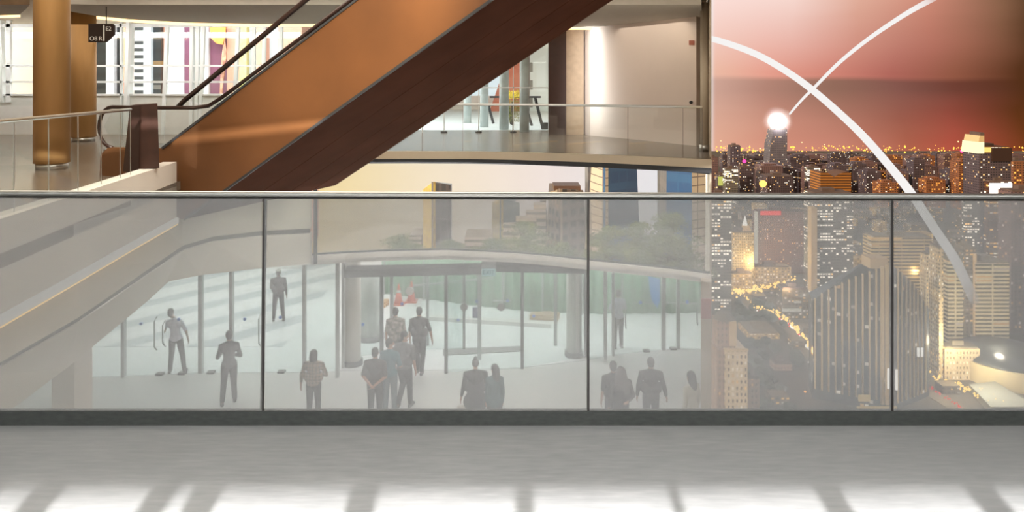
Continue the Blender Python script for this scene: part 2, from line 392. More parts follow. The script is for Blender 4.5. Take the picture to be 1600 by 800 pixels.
# panoramic window: frame and pane
pw = empty('window_2', (0, 16.5, -2.6), kind='structure')
top = [(488, 249, 16.45), (540, 249, 16.6), (620, 249, 16.7), (700, 250, 16.6), (800, 252, 16.5), (860, 253, 16.4), (920, 256, 16.1), (1000, 262, 15.7), (1060, 266, 15.3), (1111, 271, 14.95)]
bo = [P(a, b-10, c)+V((0, .1, 0)) for a, b, c in sill]; to = [P(a, b, c)+V((0, .1, 0)) for a, b, c in top]
MB().loft([to, bo], (0, .02, 0)).build('pane', M_clear, pw)
MB().tube([p+V((0, 0, .02)) for p in bo], .035, 4).build('bottom_frame', M_dark, pw)
MB().tube([p+V((0, 0, 0)) for p in to], .035, 4).build('top_frame', M_dark, pw)
MB().bar(P(493, 411, 16.6), P(493, 245, 16.5), .085, .16).build('side_frame', M_dark, pw)

# upper soffits and ceilings
ZS = 3.3
def sof(pts): return [(X(a, (ZS-EYE)*F/(HZ-b)), (ZS-EYE)*F/(HZ-b)) for a, b in pts]
s1 = sof([(93, 6), (97, 12), (110, 18), (150, 25), (200, 30), (250, 33), (300, 35.5), (400, 37.5), (520, 37.5), (700, 39), (860, 42), (950, 43), (1030, 42), (1098, 40)])
struct('ceiling_soffit', MB().prism([(4.1, 15.25)]+[(-9.0, 15.25)][::1]+s1, ZS, ZS+.25), M_ceil)
s1b = [(x, y+.05) for x, y in s1[3:]]
mb = MB(); mb.loft([[(x, y-.03, ZS-.075) for x, y in s1b], [(x, y-.03, ZS-.001) for x, y in s1b]], (0, .04, 0))
mb.build('cove_light', M_cove, label='thin warm cove light line along the far edge of the curved ceiling', cat='light')
s2b = [(X(a, (ZS-EYE)*F/(HZ-b)), (ZS-EYE)*F/(HZ-b)) for a, b in ((-140, 24), (-60, 26), (0, 24), (30, 23))]
mb = MB(); mb.loft([[(x, y, ZS-.06) for x, y in s2b], [(x, y, ZS-.001) for x, y in s2b]], (0, .04, 0))
mb.build('cove_light', M_cove, label='short warm cove light line at the far left ceiling, beyond the thick bronze column', cat='light')
s2 = sof([(-140, 24), (-60, 26), (0, 24), (30, 23), (41, 14), (38, 6)])
struct('ceiling_soffit_left', MB().prism([(-20, 15.25)]+s2[:-1]+[(s2[-1][0], 15.25)], ZS, ZS+.2), mat('slatted_timber', (120, 96, 72), .6, var=.3, scale=3, stretch=(1, 12, 1)))
struct('ceiling_gallery', MB().prism([(-20, 15.2), (ends(15.2)-.1, 15.2), (ends(24)-.2, 24), (-20, 24)], 3.56, 3.8), M_beige)
for sx_ in (-1, 1): struct('wall_balcony_left' if sx_ < 0 else 'wall_balcony_right', MB().bb(sx_*9, sx_*9.15, WY_, YB-.5, 0, 3.3), M_white)  # unseen side walls; left one added to block the low sun
struct('wall_upper', MB().bb(-20, 4.15, 15.05, 15.2, 3.56, 8.2), M_beige)
struct('ceiling_void', MB().bb(-20, 4.15, 3.1, 15.2, 8.2, 8.4), M_white)  # unseen ceiling, added to keep sky light out of the void
struct('wall_far_left', MB().bb(-20.2, -20, 3.3, 30, -6, 8.2), M_beige)
struct('wall_above', MB().bb(-20, 9, 3.0, 3.2, 3.3, 8.4), M_white)
struct('wall_below', MB().bb(-20, 9, 3.36, 3.5, -6, -.36), M_white)

# curved white wall volume on the far right of the gallery
wp = [(912, 22.4), (914, 21.9), (922, 21.5), (936, 21.2), (960, 20.7), (1000, 19.8), (1050, 18.7), (1088, 17.95)]
wpl = [(X(a, Y), Y) for a, Y in wp]
struct('wall_curved', MB().prism(wpl+[(wpl[-1][0]+.3, 18.3), (X(1100, 22.4), 22.4)], 0, 3.56), mat('warm_white_plaster', (214, 198, 188), .6, var=.02, scale=1))
a = P(1080, 67, 18.05); 
mb = MB(); mb.box(a+V((0, -.05, 0)), (.14, .03, .12)); mb.build('wall_notice', mat('notice_red', (190, 120, 105), .5), label='tiny reddish notice high on the curved white wall', cat='notice')
a = P(1079, 160, 18.05); mb = MB(); mb.ell(a+V((0, -.05, 0)), (.05, .03, .045)); mb.build('wall_button', M_dark, smooth=True, label='small dark round button low on the curved white wall', cat='button')
t_ = empty('wall_column', P(1100, 222, 16.4), 'thin tan column at the right end of the gallery beside the city', 'column')
MB().cyl((X(1101, 16.6), 16.6, 0), .10, 3.5).build('shaft', M_beige, t_, smooth=True)
MB().cyl((X(1101, 16.6), 16.6, 0), .13, .15).build('base_ring', M_steel, t_, smooth=True)
MB().bb(X(857, 22), X(884, 22), 21.8, 22.2, 0, 3.56).build('dark_pillar', mat('dark_brown_panel', (58, 32, 22), .5, var=.1), label='dark brown square pillar left of the tan pillar on the far gallery', cat='pillar')
MB().bb(X(884, 22.1), X(911, 22.1), 21.9, 22.3, 0, 3.56).build('tan_pillar', mat('tan_panel', (176, 150, 124), .6), label='tan pillar between the dark brown pillar and the curved white wall', cat='pillar')

# ---- gallery columns
M_bronze = mat('bronze_column', (190, 146, 92), .4, .3, var=.12, scale=1.2, stretch=(3, 3, .4))
for (pa, pb, yb, z1, lab) in ((39, 90, 267, 7.9, 'thick bronze round column nearest the left balcony rail'), (100, 137, 222, 3.56, 'slimmer bronze round column further back on the left gallery')):
    Y = EYE*F/(yb-HZ); r = (pb-pa)/2/F*Y; cx = X((pa+pb)/2, Y); Y2 = Y+r
    t_ = empty('bronze_column', (cx, Y2, 0), lab, 'column')
    MB().cyl((cx, Y2, .12), r, z1-.12, 48).build('shaft', M_bronze, t_, smooth=True)
    MB().cyl((cx, Y2, 0), r*.88, .13, 48).build('base_ring', M_steel, t_, smooth=True, label='steel base ring')
# ---- upper windows (left): sill wall, mullions, transoms, pane
GW = 22.0
xl, xr = -19.9, X(912, GW)
struct('wall_front', MB().bb(xl, X(470, GW), GW, GW+.15, 0, Z(148, GW)), M_white)
uw = empty('window_3', (-8, GW, 1.2), kind='structure')
M_mull = mat('white_aluminium', (236, 240, 240), .35, var=.02)
for (a, wd, b) in ((-80, 8, -80), (-40, 6, -40), (2, 8, 4), (14, 7, 14), (138, 5, 138), (190, 3, 190), (204, 17, 199), (262, 6, 255), (301, 9, 299), (310, 7, 307), (319, 6, 312), (373, 6, 364), (397, 6, 396), (414, 5, 409), (440, 6, 436)):
    MB().bar((X(b, GW), GW, 0 if a > 180 else 1.0), (X(a, GW), GW, 3.56), wd/F*GW, .1).build('mullion', M_mull, uw)
for y_, t in ((103, 3), (128, 3), (40, 5), (148, 3)):
    MB().bb(xl, X(470, GW), GW-.05, GW+.05, Z(y_, GW)-t/F*GW/2, Z(y_, GW)+t/F*GW/2).build('transom', M_mull, uw)
MB().bb(xl, X(470, GW), GW-.01, GW+.01, .9, 3.56).build('pane', M_clear, uw)
uw2 = empty('window_4', (0, WX, 0), kind='structure')
MB().bb(X(470, WX), X(858, WX), WX-.01, WX+.01, 0, 3.56).build('pane', M_clear, uw2)
MB().bb(X(470, WX), X(858, WX), WX-.03, WX+.03, Z(137, WX)-.015, Z(137, WX)+.015).build('transom', M_mull, uw2)
for a in (600, 660, 694, 748, 802): MB().bb(X(a-.7, WX), X(a+.7, WX), WX-.03, WX+.03, 0, 3.56).build('mullion', M_mull, uw2)
for a in (694, 748, 802): MB().bb(X(a-5, WX-.1), X(a+5, WX-.1), WX-.16, WX-.06, 0, .05).build('floor_clamp', M_dark, uw2)
# hanging sign
YS = 15.6
hs = empty('hanging_sign', P(158, 66, YS), 'dark brown hanging sign with clipped corner and white characters', 'sign')
poly = [P(138, 37, YS), P(175, 37, YS), P(178, 40, YS), P(178, 54, YS), P(165, 66, YS), P(138, 66, YS)]
brd = MB().extr(poly, (0, .06, 0)).build('board', mat('sign_brown', (38, 20, 14), .5), hs)
MB().bb(X(162, YS-.01)-.012, X(162, YS-.01)+.012, YS-.012, YS, Z(64, YS), Z(39, YS)).build('divider', M_white, brd)
text('lettering', 'O8', P(146, 60.5, YS-.006), .13, M_white, brd); text('lettering', 'R', P(157, 60.5, YS-.006), .13, M_white, brd)
text('lettering', 'E2', P(169.5, 45, YS-.006), .13, M_white, brd)
MB().bar(P(165, 37, YS)+V((0, .03, 0)), (P(165, 37, YS).x, YS+.03, ZS), .015).build('hanger_rod', M_dark, hs)

# ================================================================ GALLERY RAILS, PEDESTAL
def path_pt(path, px):
    """point on a plan polyline seen at pixel column px"""
    s = (px-800)/F
    for (x0, y0), (x1, y1) in zip(path[:-1], path[1:]):
        a = x0-s*y0; b = x1-s*y1
        if a*b <= 0 and a != b:
            t = a/(a-b); return (x0+(x1-x0)*t, y0+(y1-y0)*t)
    return path[-1]
r_ = empty('glass_balustrade', (0, 16.1, 0), 'far glass balustrade along the curved gallery edge behind the escalator', 'balustrade')
fe = [(x, y+.12) for x, y in far_edge]; HR = 1.09
jp = [path_pt(fe, q) for q in (600, 660, 723, 801, 884, 981, 1067, 1097)]
jp = [fe[1]]+jp
for i, (a, b) in enumerate(zip(jp[:-1], jp[1:])):
    g = .02; d = (V(b)-V(a)).normalized(); a2 = V(a)+d*g; b2 = V(b)-d*g
    MB().bar((a2.x, a2.y, (HR+.02)/2), (b2.x, b2.y, (HR+.02)/2), .012, HR).build('glass_panel', M_clear, r_)
    MB().bar((b[0], b[1], .0), (b[0], b[1], HR), .010, .010).build('joint_post', mat('joint_grey', (120, 112, 104), .5), r_)
MB().tube([(x, y, HR+.01) for x, y in fe if x < 3.9]+[(jp[-1][0], jp[-1][1], HR+.01)], .028, 10).build('handrail', M_steel, r_, smooth=True)
r_ = empty('glass_balustrade', (-5.2, 9, .325), 'left glass balustrade running away from the viewer to the brown escalator pedestal', 'balustrade')
lp = [(x-.08, y) for x, y in left_edge[:5]]; ZR = 1.235
jp = [lp[0]]+[path_pt(lp, q) for q in (22, 76, 122, 158, 188, 204)]
for a, b in zip(jp[:-1], jp[1:]):
    d = (V(b)-V(a)).normalized(); a2 = V(a)+d*.008; b2 = V(b)-d*.008; zc = (.325+ZR)/2
    MB().bar((a2.x, a2.y, zc), (b2.x, b2.y, zc), .012, ZR-.33).build('glass_panel', M_clear, r_)
    MB().bar((b[0], b[1], .325), (b[0], b[1], ZR), .008, .008).build('joint_post', M_steel, r_)
MB().tube([(x, y, ZR) for x, y in jp], .022, 10).build('handrail', M_steel, r_, smooth=True)
yp = 10.45
M_ped = mat('brown_bronze_panel', (58, 32, 22), .5, .0, var=.2, scale=5)
pr = empty('escalator_pedestal', (X(222, yp), yp, .25), 'dark brown tapered pedestal at the end of the left balustrade', 'pedestal')
def q(a, b, dy): return P(a, b, yp+dy)
MB().hexa([q(193, 267, 0), q(249, 262, 0), q(249, 256, .4), q(207, 257, .5), q(203, 165, 0), q(246, 162, 0), q(246, 161, .4), q(212, 163, .5)]).build('housing', M_ped, pr)
MB().hexa([q(192, 268, -.01), q(217, 268, -.012), q(217, 262, -.002), q(200, 262, .02), q(203, 165, -.01), q(219, 165, -.012), q(219, 165, -.002), q(206, 165, .02)]).build('side_plate', mat('very_dark_brown', (44, 24, 17), .4), pr)
MB().bb(X(196, yp), X(205, yp), yp+.02, yp+.1, .27, .5).build('foot', M_dark, pr)

# ================================================================ ESCALATOR
U = V((.93, -.367, 0)); Wd = V((.367, .93, 0)); A0 = V((-4.524, 11.16, 0)); EW = 4.1
def E(u_, w_, z_): return A0+U*u_+Wd*w_+V((0, 0, z_))
zt = lambda u_: 1.423+.598*u_
zb = lambda u_: -.083+.613*u_
es = empty('escalator', (-4.5, 13, -.5), 'large bronze sided escalator rising to the upper right with dark brown underside', 'escalator')
M_or = mat('bronze_cladding', (112, 72, 40), .5, .2, var=.25, scale=.5)
M_un = mat('dark_brown_cladding', (74, 44, 33), .8, .0, var=.15, scale=1.2, spec=.04)
UM = 7.6
prof = [(-1.38, .52), (-2.6, .50), (-2.8, .36), (-2.85, -.62), (-.88, -.62), (UM, zb(UM)), (UM, zt(UM))]
MB().extr([E(a, 0, b) for a, b in prof], Wd*.06).build('side_panel', M_or, es, label='bronze side cladding')
MB().extr([E(a, EW-.06, b) for a, b in prof], Wd*.06).build('side_panel', M_or, es)
for i, (w0, w1) in enumerate(((.0, 1.25), (1.27, 2.35), (2.37, 3.3), (3.32, EW))):
    t = .05; y0 = .07 if i == 0 else 0
    MB().extr([E(a, w0+y0, b) for a, b in ((-2.8, -.62), (-.88, -.62), (UM, zb(UM)), (UM, zb(UM)+t), (-.90, -.57), (-2.8, -.57))], Wd*(w1-w0-y0)).build('underside_panel', M_un, es, label='dark brown soffit panel')
MB().extr([E(a, -.012, b) for a, b in ((-1.38, .535), (UM, zt(UM)+.0), (UM, zt(UM)-.03), (-1.35, .505))], Wd*.09).build('edge_trim', M_dark, es)
MB().extr([E(a, -.012, b) for a, b in ((-.88, -.60), (UM, zb(UM)+.03), (UM, zb(UM)-.01), (-.88, -.64))], Wd*.03).build('edge_trim', M_dark, es)
# steps between the two flights
st = MB(); n = 34; a0 = -1.2
for fl in (0, 1):
    w0 = .35+fl*2.0
    for i in range(n):
        ua = a0+i*.25; za = zt(ua)-.42
        st.hexa([E(ua, w0, za-.25), E(ua+.26, w0, za-.1), E(ua+.26, w0+1.3, za-.1), E(ua, w0+1.3, za-.25), E(ua, w0, za), E(ua+.26, w0, za), E(ua+.26, w0+1.3, za), E(ua, w0+1.3, za)])
sto = st.build('steps', mat('step_metal', (90, 90, 92), .4, .6), es)
MB().extr([E(a, 1.75, b) for a, b in ((-1.3, .6), (UM, zt(UM)), (UM, zt(UM)-.6), (-1.2, -.1))], Wd*.5).build('centre_divider', M_un, es)
MB().extr([E(a, .06, b) for a, b in ((-2.8, .45), (-1.3, .45), (-1.3, .3), (-2.8, .3))], Wd*(EW-.12)).build('landing_plate', mat('step_metal', (90, 90, 92), .4, .6), es)
# black handrails
M_rub = mat('black_rubber', (40, 22, 18), .35)
def hand(w_, full=True):
    pts = []
    cz = .84; r = .35; cu = -2.55
    for i in range(0, 11):
        th = -PI/2-PI*i/10
        pts.append(E(cu+math.cos(th)*r*.9, w_, cz+math.sin(th)*r))
    pts += [E(-1.4, w_, 1.19), E(-.7, w_, 1.2), E(-.4, w_, 1.235), E(-.15, w_, 1.36), E(.1, w_, zt(.1)+.02)]
    pts += [E(UM, w_, zt(UM)+.02)]
    return pts
MB().tube(hand(.03), .032, 8).build('handrail', M_rub, es, smooth=True)
MB().tube(hand(EW-.03), .032, 8).build('handrail', M_rub, es, smooth=True)
hb = lambda u_: 1.28+.632*(u_+1.06)
MB().tube([E(-1.15, .12, 1.20), E(-1.02, .12, hb(-1.02)), E(1.43, .1, hb(1.43)), E(UM, .1, hb(UM))], .042, 8).build('handrail', M_rub, es, smooth=True, label='upper thick black handrail')
MB().extr([E(-1.0, .115, hb(-1.0)), E(-.3, .115, 1.24), E(.2, .115, zt(.2)), E(UM, .115, zt(UM)), E(UM, .115, hb(UM))], Wd*.012).build('glass_side', M_clear, es)
MB().extr([E(-2.5, .03, 1.18), E(-2.75, .03, .85), E(-2.5, .03, .5), E(-1.35, .03, .5), E(-.2, .03, 1.28), E(-.5, .03, 1.19)], Wd*.012).build('glass_side', M_clear, es)

# ================================================================ LOWER LOBBY
ZL = -6.0; HL = EYE-ZL
def G(px, py): Y = HL*F/(py-HZ); return V((X(px, Y), Y, ZL))
fac = [(-150, 18.0, 470), (60, 18.1, 450), (150, 18.2, 446), (313, 18.45, 428), (408, 18.5, 416), (475, 18.5, 409), (540, 18.6, 404), (620, 18.6, 401), (695, 18.65, 399), (815, 18.8, 405), (915, 19.3, 415), (960, 19.7, 419), (1040, 20.1, 427), (1098, 20.15, 434)]
plan = [(X(a, Y), Y) for a, Y, b in fac]
lob = plan+[(ends(20.1)-.2, 20.1), (ends(14.3)-.05, 14.3), (4.0, 3.5), (-20, 3.5), (-20, 18.0)]
struct('floor_lobby', MB().prism(lob[::-1], ZL-.2, ZL), M_lfloor)
low_edge = rows(st_low[:-1])+[P(a, b+2, c) for a, b, c in sill]
fpx = [-60, 20, 123, 245, 272, 313, 408]+[s[0] for s in sill]
def fac_at(px):
    for (a, Y, b), (a2, Y2, b2) in zip(fac[:-1], fac[1:]):
        if a <= px <= a2: t = (px-a)/(a2-a); return P(px, b+(b2-b)*t, Y+(Y2-Y)*t)
    return P(fac[-1][0], fac[-1][2], fac[-1][1])
struct('ceiling_lobby', MB().loft([low_edge, [fac_at(p) for p in fpx]], (0, 0, .08)), M_white)
# glazing: one pane thing per bay line
gl = empty('window_5', (0, 18.7, ZL), kind='structure')
bays = [(-100, 192), (192, 313), (313, 410), (410, 475), (475, 527)]
def pane(a, b, name='pane', par=gl, m=M_tint):
    A, B = fac_at(a), fac_at(b)
    MB().hexa([(A.x, A.y, ZL), (B.x, B.y, ZL), (B.x, B.y+.02, ZL), (A.x, A.y+.02, ZL), tuple(A), tuple(B), (B.x, B.y+.02, B.z), (A.x, A.y+.02, A.z)]).build(name, m, par)
for a, b in bays+[(918, 958), (958, 1037), (1037, 1098)]: pane(a, b)
M_post = mat('pale_mullion', (176, 180, 180), .4, .1, var=.03)
M_dpost = mat('dark_mullion', (96, 100, 102), .4, .2)
def post(px, yb, ytop, wpx, m, name='mullion', par=gl):
    Y = HL*F/(yb-HZ); MB().bb(X(px-wpx/2, Y), X(px+wpx/2, Y), Y-.03, Y+.1, ZL, Z(ytop, Y)).build(name, m, par)
for a, yb, yt, wd in ((192, 590, 445, 5), (313, 583, 427, 6), (361, 582, 420, 5), (475, 584, 409, 5), (527, 590, 405, 5), (536, 575, 405, 4), (946, 564, 417, 5), (958, 556, 419, 4), (1037, 547, 427, 6), (1060, 545, 430, 5)):
    post(a, yb, yt, wd, M_post)
for a in (250, 285, 330, 440, 1010, 1052): 
    A = fac_at(a); MB().bb(A.x-.09, A.x+.09, A.y-.08, A.y+.08, ZL, ZL+.05).build('floor_clamp', M_dark, gl)
# revolving entrance
en = empty('entrance_portal', (X(720, 19), 19, ZL), 'wide glass entrance portal with dark header beam and slim dark door posts', 'entrance')
def beam(a, b, y0a, y1a, y0b, y1b, Y, m, name):
    pa0, pa1, pb0, pb1 = P(a, y1a, Y), P(a, y0a, Y), P(b, y1b, Y), P(b, y0b, Y); d = V((0, .45, 0))
    MB().hexa([pa0, pb0, pb0+d, pa0+d, pa1, pb1, pb1+d, pa1+d]).build(name, m, en)
beam(537, 752, 422, 434, 418, 429, 18.0, M_dpost, 'header_beam'); beam(775, 916, 415, 425, 421, 428, 18.0, M_dpost, 'header_beam')
beam(752, 775, 412, 421, 412, 421, 18.0, M_post, 'header_joint')
for a, yb, yt, wd, m in ((596, 552, 428, 5, M_dpost), (697, 583, 424, 5, M_dpost), (816, 576, 424, 5, M_dpost), (725, 546, 424, 4, M_dpost), (749, 562, 424, 6, M_post), (612, 545, 426, 5, M_post), (668, 540, 425, 4, M_post), (868, 540, 424, 5, M_post), (916, 558, 424, 6, M_dpost)):
    post(a, yb, yt, wd, m, 'door_post', en)
def gpane(a, ya, b, yb, yt=426):
    A, B = G(a, ya), G(b, yb)
    MB().hexa([A, B, B+V((0, .02, 0)), A+V((0, .02, 0)), V((A.x, A.y, Z(yt, A.y))), V((B.x, B.y, Z(yt, B.y))), V((B.x, B.y+.02, Z(yt, B.y))), V((A.x, A.y+.02, Z(yt, A.y)))]).build('door_glass', M_tint, en)
gpane(540, 560, 594, 552); gpane(699, 582, 814, 576); gpane(818, 574, 914, 558); gpane(614, 546, 723, 546)
for (a, b, r, m, lab) in ((725, 480, 6, mat('grey_disc', (120, 122, 118), .5), None), (783, 480, 6, mat('grey_disc', (120, 122, 118), .5), None), (640, 455, 6.5, M_white, None)):
    Y = 18.55; MB().cyl(P(a, b, Y), r/F*Y, .02, 20, axis=(0, 1, 0)).build('door_disc', m, en)
es_ = empty('exit_sign', P(763, 431, 17.9), 'small pale cyan exit sign above the entrance doors', 'sign')
sbx = MB().bb(X(753, 17.9), X(774, 17.9), 17.86, 17.92, Z(431, 17.9), Z(420, 17.9)).build('sign_box', emat('pale_cyan_panel', (170, 225, 228), .8), es_)
text('lettering', 'EXIT', P(763.5, 425.7, 17.855), .15, mat('sign_green', (60, 120, 120), .5), sbx)
M_bdot = mat('blue_sticker', (40, 120, 220), .5)
for i, (a, b) in enumerate(((220, 506), (279, 499), (382, 499), (438, 496), (567, 507), (628, 475), (745, 471), (716, 500), (793, 470), (834, 494), (1001, 473), (1074, 472))):
    A = fac_at(a); A = V((A.x, A.y-.04, 0)); MB().cyl((X(a, A.y), A.y, Z(b, A.y)), 2.6/F*A.y, .015, 10, axis=(0, 1, 0)).build('blue_sticker', M_bdot, label='small round blue sticker on the ground floor entrance glazing', cat='sticker', group='blue stickers on the entrance glass')
for i, (a, b0, b1) in enumerate(((243, 494, 546), (256, 500, 540), (406, 490, 540), (979, 478, 513), (1091, 480, 507))):
    A = fac_at(a); x = X(a, A.y-.1); MB().tube([(x, A.y-.03, Z(b0, A.y)), (x-.03, A.y-.1, Z(b0+6, A.y)), (x-.03, A.y-.1, Z(b1-6, A.y)), (x, A.y-.03, Z(b1, A.y))], .018, 6).build('door_handle', M_dpost, gl)
# round columns
for px, yb, wd, m, lab, yt in ((548, 574, 26, M_fascia, 'shaded grey round column at the left end of the entrance header', 404), (576, 535, 34, M_white, 'broad white round column just outside the entrance, behind the grey one', 398), (898, 560, 24, M_fascia, 'pale round column at the right end of the entrance header', 410)):
    g = G(px, yb); r = wd/2/F*g.y; c_ = V((g.x, g.y+r, ZL)); t_ = empty('round_column', c_, lab, 'column')
    MB().cyl(c_+V((0, 0, .12)), r, Z(yt, c_.y)-ZL-.12, 32).build('shaft', m, t_, smooth=True)
    MB().cyl(c_, r*1.25, .13, 32).build('plinth', M_dpost, t_, smooth=True)
c_ = V((X(106, 9.4), 9.4, ZL)); MB().bb(c_.x-.15, c_.x+.15, 9.3, 9.7, ZL, -1.75).build('square_pillar', M_fascia, label='grey beige pillar under the lower left edge of the curved fascia', cat='pillar')
# door mat
m0, m1, m2, m3 = G(692, 556), G(818, 549), G(818, 541), G(692, 546)
MB().prism([(m0.x, m0.y), (m1.x, m1.y), (m2.x, m2.y), (m3.x, m3.y)], ZL, ZL+.015).build('door_mat', mat('mat_grey', (128, 130, 128), .9), label='long grey door mat inside the entrance', cat='mat')

# ================================================================ OUTSIDE: plaza, fence, cones, pines
M_plaza = mat('white_paving', (232, 236, 236), .6, var=.03, scale=.8)
pl = [(X(a, Y)+0, Y+.03) for a, Y, b in fac]
struct('floor_plaza', MB().prism([(p[0], p[1]) for p in pl]+[(ends(20.2)-.2, 20.2), (ends(24)-.2, 24), (ends(24.2)-.25, 24.3), (X(840, 24), 24.0), (X(585, 26.5), 26.5), (X(560, 31), 31), (-24, 31), (-24, 18.03)], ZL-.15, ZL-.002), M_plaza)
def stripe_mat():
    m, nt, out = newmat('striped_paving'); k = N(nt); b = k.n('ShaderNodeBsdfPrincipled'); k.l(b.outputs[0], out.inputs[0])
    tc = k.n('ShaderNodeTexCoord'); s = k.n('ShaderNodeSeparateXYZ'); k.l(tc.outputs['Object'], s.inputs[0])
    d = k.math('MULTIPLY', k.math('SUBTRACT', s.outputs[0], k.math('MULTIPLY', s.outputs[1], .9)), .42)
    k.l(k.mix(k.math('GREATER_THAN', k.math('FRACT', d), .62), lin((236, 238, 238))+(1,), lin((188, 196, 200))+(1,)), b.inputs['Base Color']); return m
struct('floor_striped', MB().prism([(-20, 20.3), (-6.6, 20.3), (-6.9, 30.9), (-20, 30.9)], ZL-.001, ZL+.006), stripe_mat())
fr_ = empty('mesh_fence', (1, 23.5, ZL), 'long green mesh construction fence beyond the entrance', 'fence')
fpth = [(585, 25.6), (660, 24.8), (760, 23.9), (850, 23.3), (930, 23.2), (1098, 23.3)]
def fY(px):
    for (a, b), (c, d) in zip(fpth[:-1], fpth[1:]):
        if a <= px <= c: return b+(d-b)*(px-a)/(c-a)
    return fpth[-1][1]
def ftop(px): return 404+max(0, px-780)*.095
lo, hi = [], []
for i in range(161):
    a = 585+(1098-585)*i/160; Y = fY(a)+.05*math.sin(i*.9)+.03*math.sin(i*2.3)
    lo.append((X(a, Y), Y, ZL)); hi.append((X(a, Y), Y, Z(ftop(a)+1.2*math.sin(i*.5), Y)))
mid = [((p[0]+q_[0])/2, p[1]+.06*math.sin(i*1.3), (p[2]+q_[2])/2) for i, (p, q_) in enumerate(zip(lo, hi))]
MB().loft([hi, mid, lo], (0, .02, 0)).build('green_mesh', mat('green_mesh', (146, 182, 156), .8, var=.14, scale=1.5, stretch=(1, 1, .5)), fr_, smooth=True)
for a in range(600, 1100, 62):
    Y = fY(a)-.12; MB().cyl((X(a, Y), Y, ZL), .03, Z(ftop(a)+4, Y)-ZL, 8).build('post', M_post, fr_)
for (a0_, y0_, a1_, y1_) in ((640, 447, 770, 434), (770, 470, 1090, 474)):
    MB().bar(P(a0_, y0_, fY(a0_)-.15), P(a1_, y1_, fY(a1_)-.15), .05).build('rail', M_post, fr_)
MB().extr([P(1013, 432, 23.0), P(1031, 436, 23.0), P(1031, 470, 23.0), P(1027, 482, 23.0), P(1018, 468, 23.0)], (0, .03, 0)).build('tarpaulin', mat('blue_tarp', (70, 150, 225), .6), label='blue tarpaulin strip hanging on the green fence at the right', cat='tarpaulin')
for i, (a, Y) in enumerate(((623, 24.2), (643, 24.5))):
    c_ = V((X(a, Y), Y, ZL)); t_ = empty('traffic_cone', c_, ('orange traffic cone outside, left one of the pair', 'orange traffic cone outside, right one of the pair')[i], 'cone')
    MB().bb(c_.x-.2, c_.x+.2, Y-.2, Y+.2, ZL, ZL+.04).build('base', mat('cone_orange', (226, 96, 66), .5), t_)
    MB().cyl(c_+V((0, 0, .04)), .15, .36, 16, r2=.08).build('lower_cone', mat('cone_orange', (226, 96, 66), .5), t_, smooth=True)
    MB().cyl(c_+V((0, 0, .40)), .08, .1, 16, r2=.062).build('white_band', M_white, t_, smooth=True)
    MB().cyl(c_+V((0, 0, .50)), .062, .2, 16, r2=.025).build('tip', mat('cone_orange', (226, 96, 66), .5), t_, smooth=True)
M_kerb = M_white
MB().hexa([G(650, 500), G(860, 513), G(860, 508), G(650, 496), G(650, 500)+V((0, 0, .12)), G(860, 513)+V((0, 0, .12)), G(860, 508)+V((0, 0, .12)), G(650, 496)+V((0, 0, .12))]).build('low_barrier', M_kerb, label='long low white barrier in front of the green fence', cat='barrier')
for (a, b, c_, cl, lab) in ((587, 480, .34, (214, 176, 120), 'yellow bundle of timber outside, left of the traffic cones'), (845, 500, .30, (196, 172, 130), 'tan bundle of timber outside by the right end of the low white barrier'), (862, 501, .22, (204, 180, 140), 'small tan timber offcuts beside the right timber bundle')):
    g = G(a, b); mb = MB()
    for j in range(6): mb.box((g.x+.03*(j % 3)-.03, g.y+.12*(j % 3), g.z+.05+.09*(j//3)), (c_*2.2, .1, .08), rz=.06*(j-2))
    mb.build('timber_bundle', mat('timber_%d' % cl[0], cl, .7), label=lab, cat='timber')
g = V((X(743, 19.0), 19.0, 0)); MB().bb(X(738.5, 18.9), X(746.5, 18.9), 18.86, 18.9, Z(496, 18.9), Z(480, 18.9)).build('door_notice', mat('violet_notice', (96, 100, 160), .5), label='small violet blue notice on the entrance door beside the pale post', cat='notice')

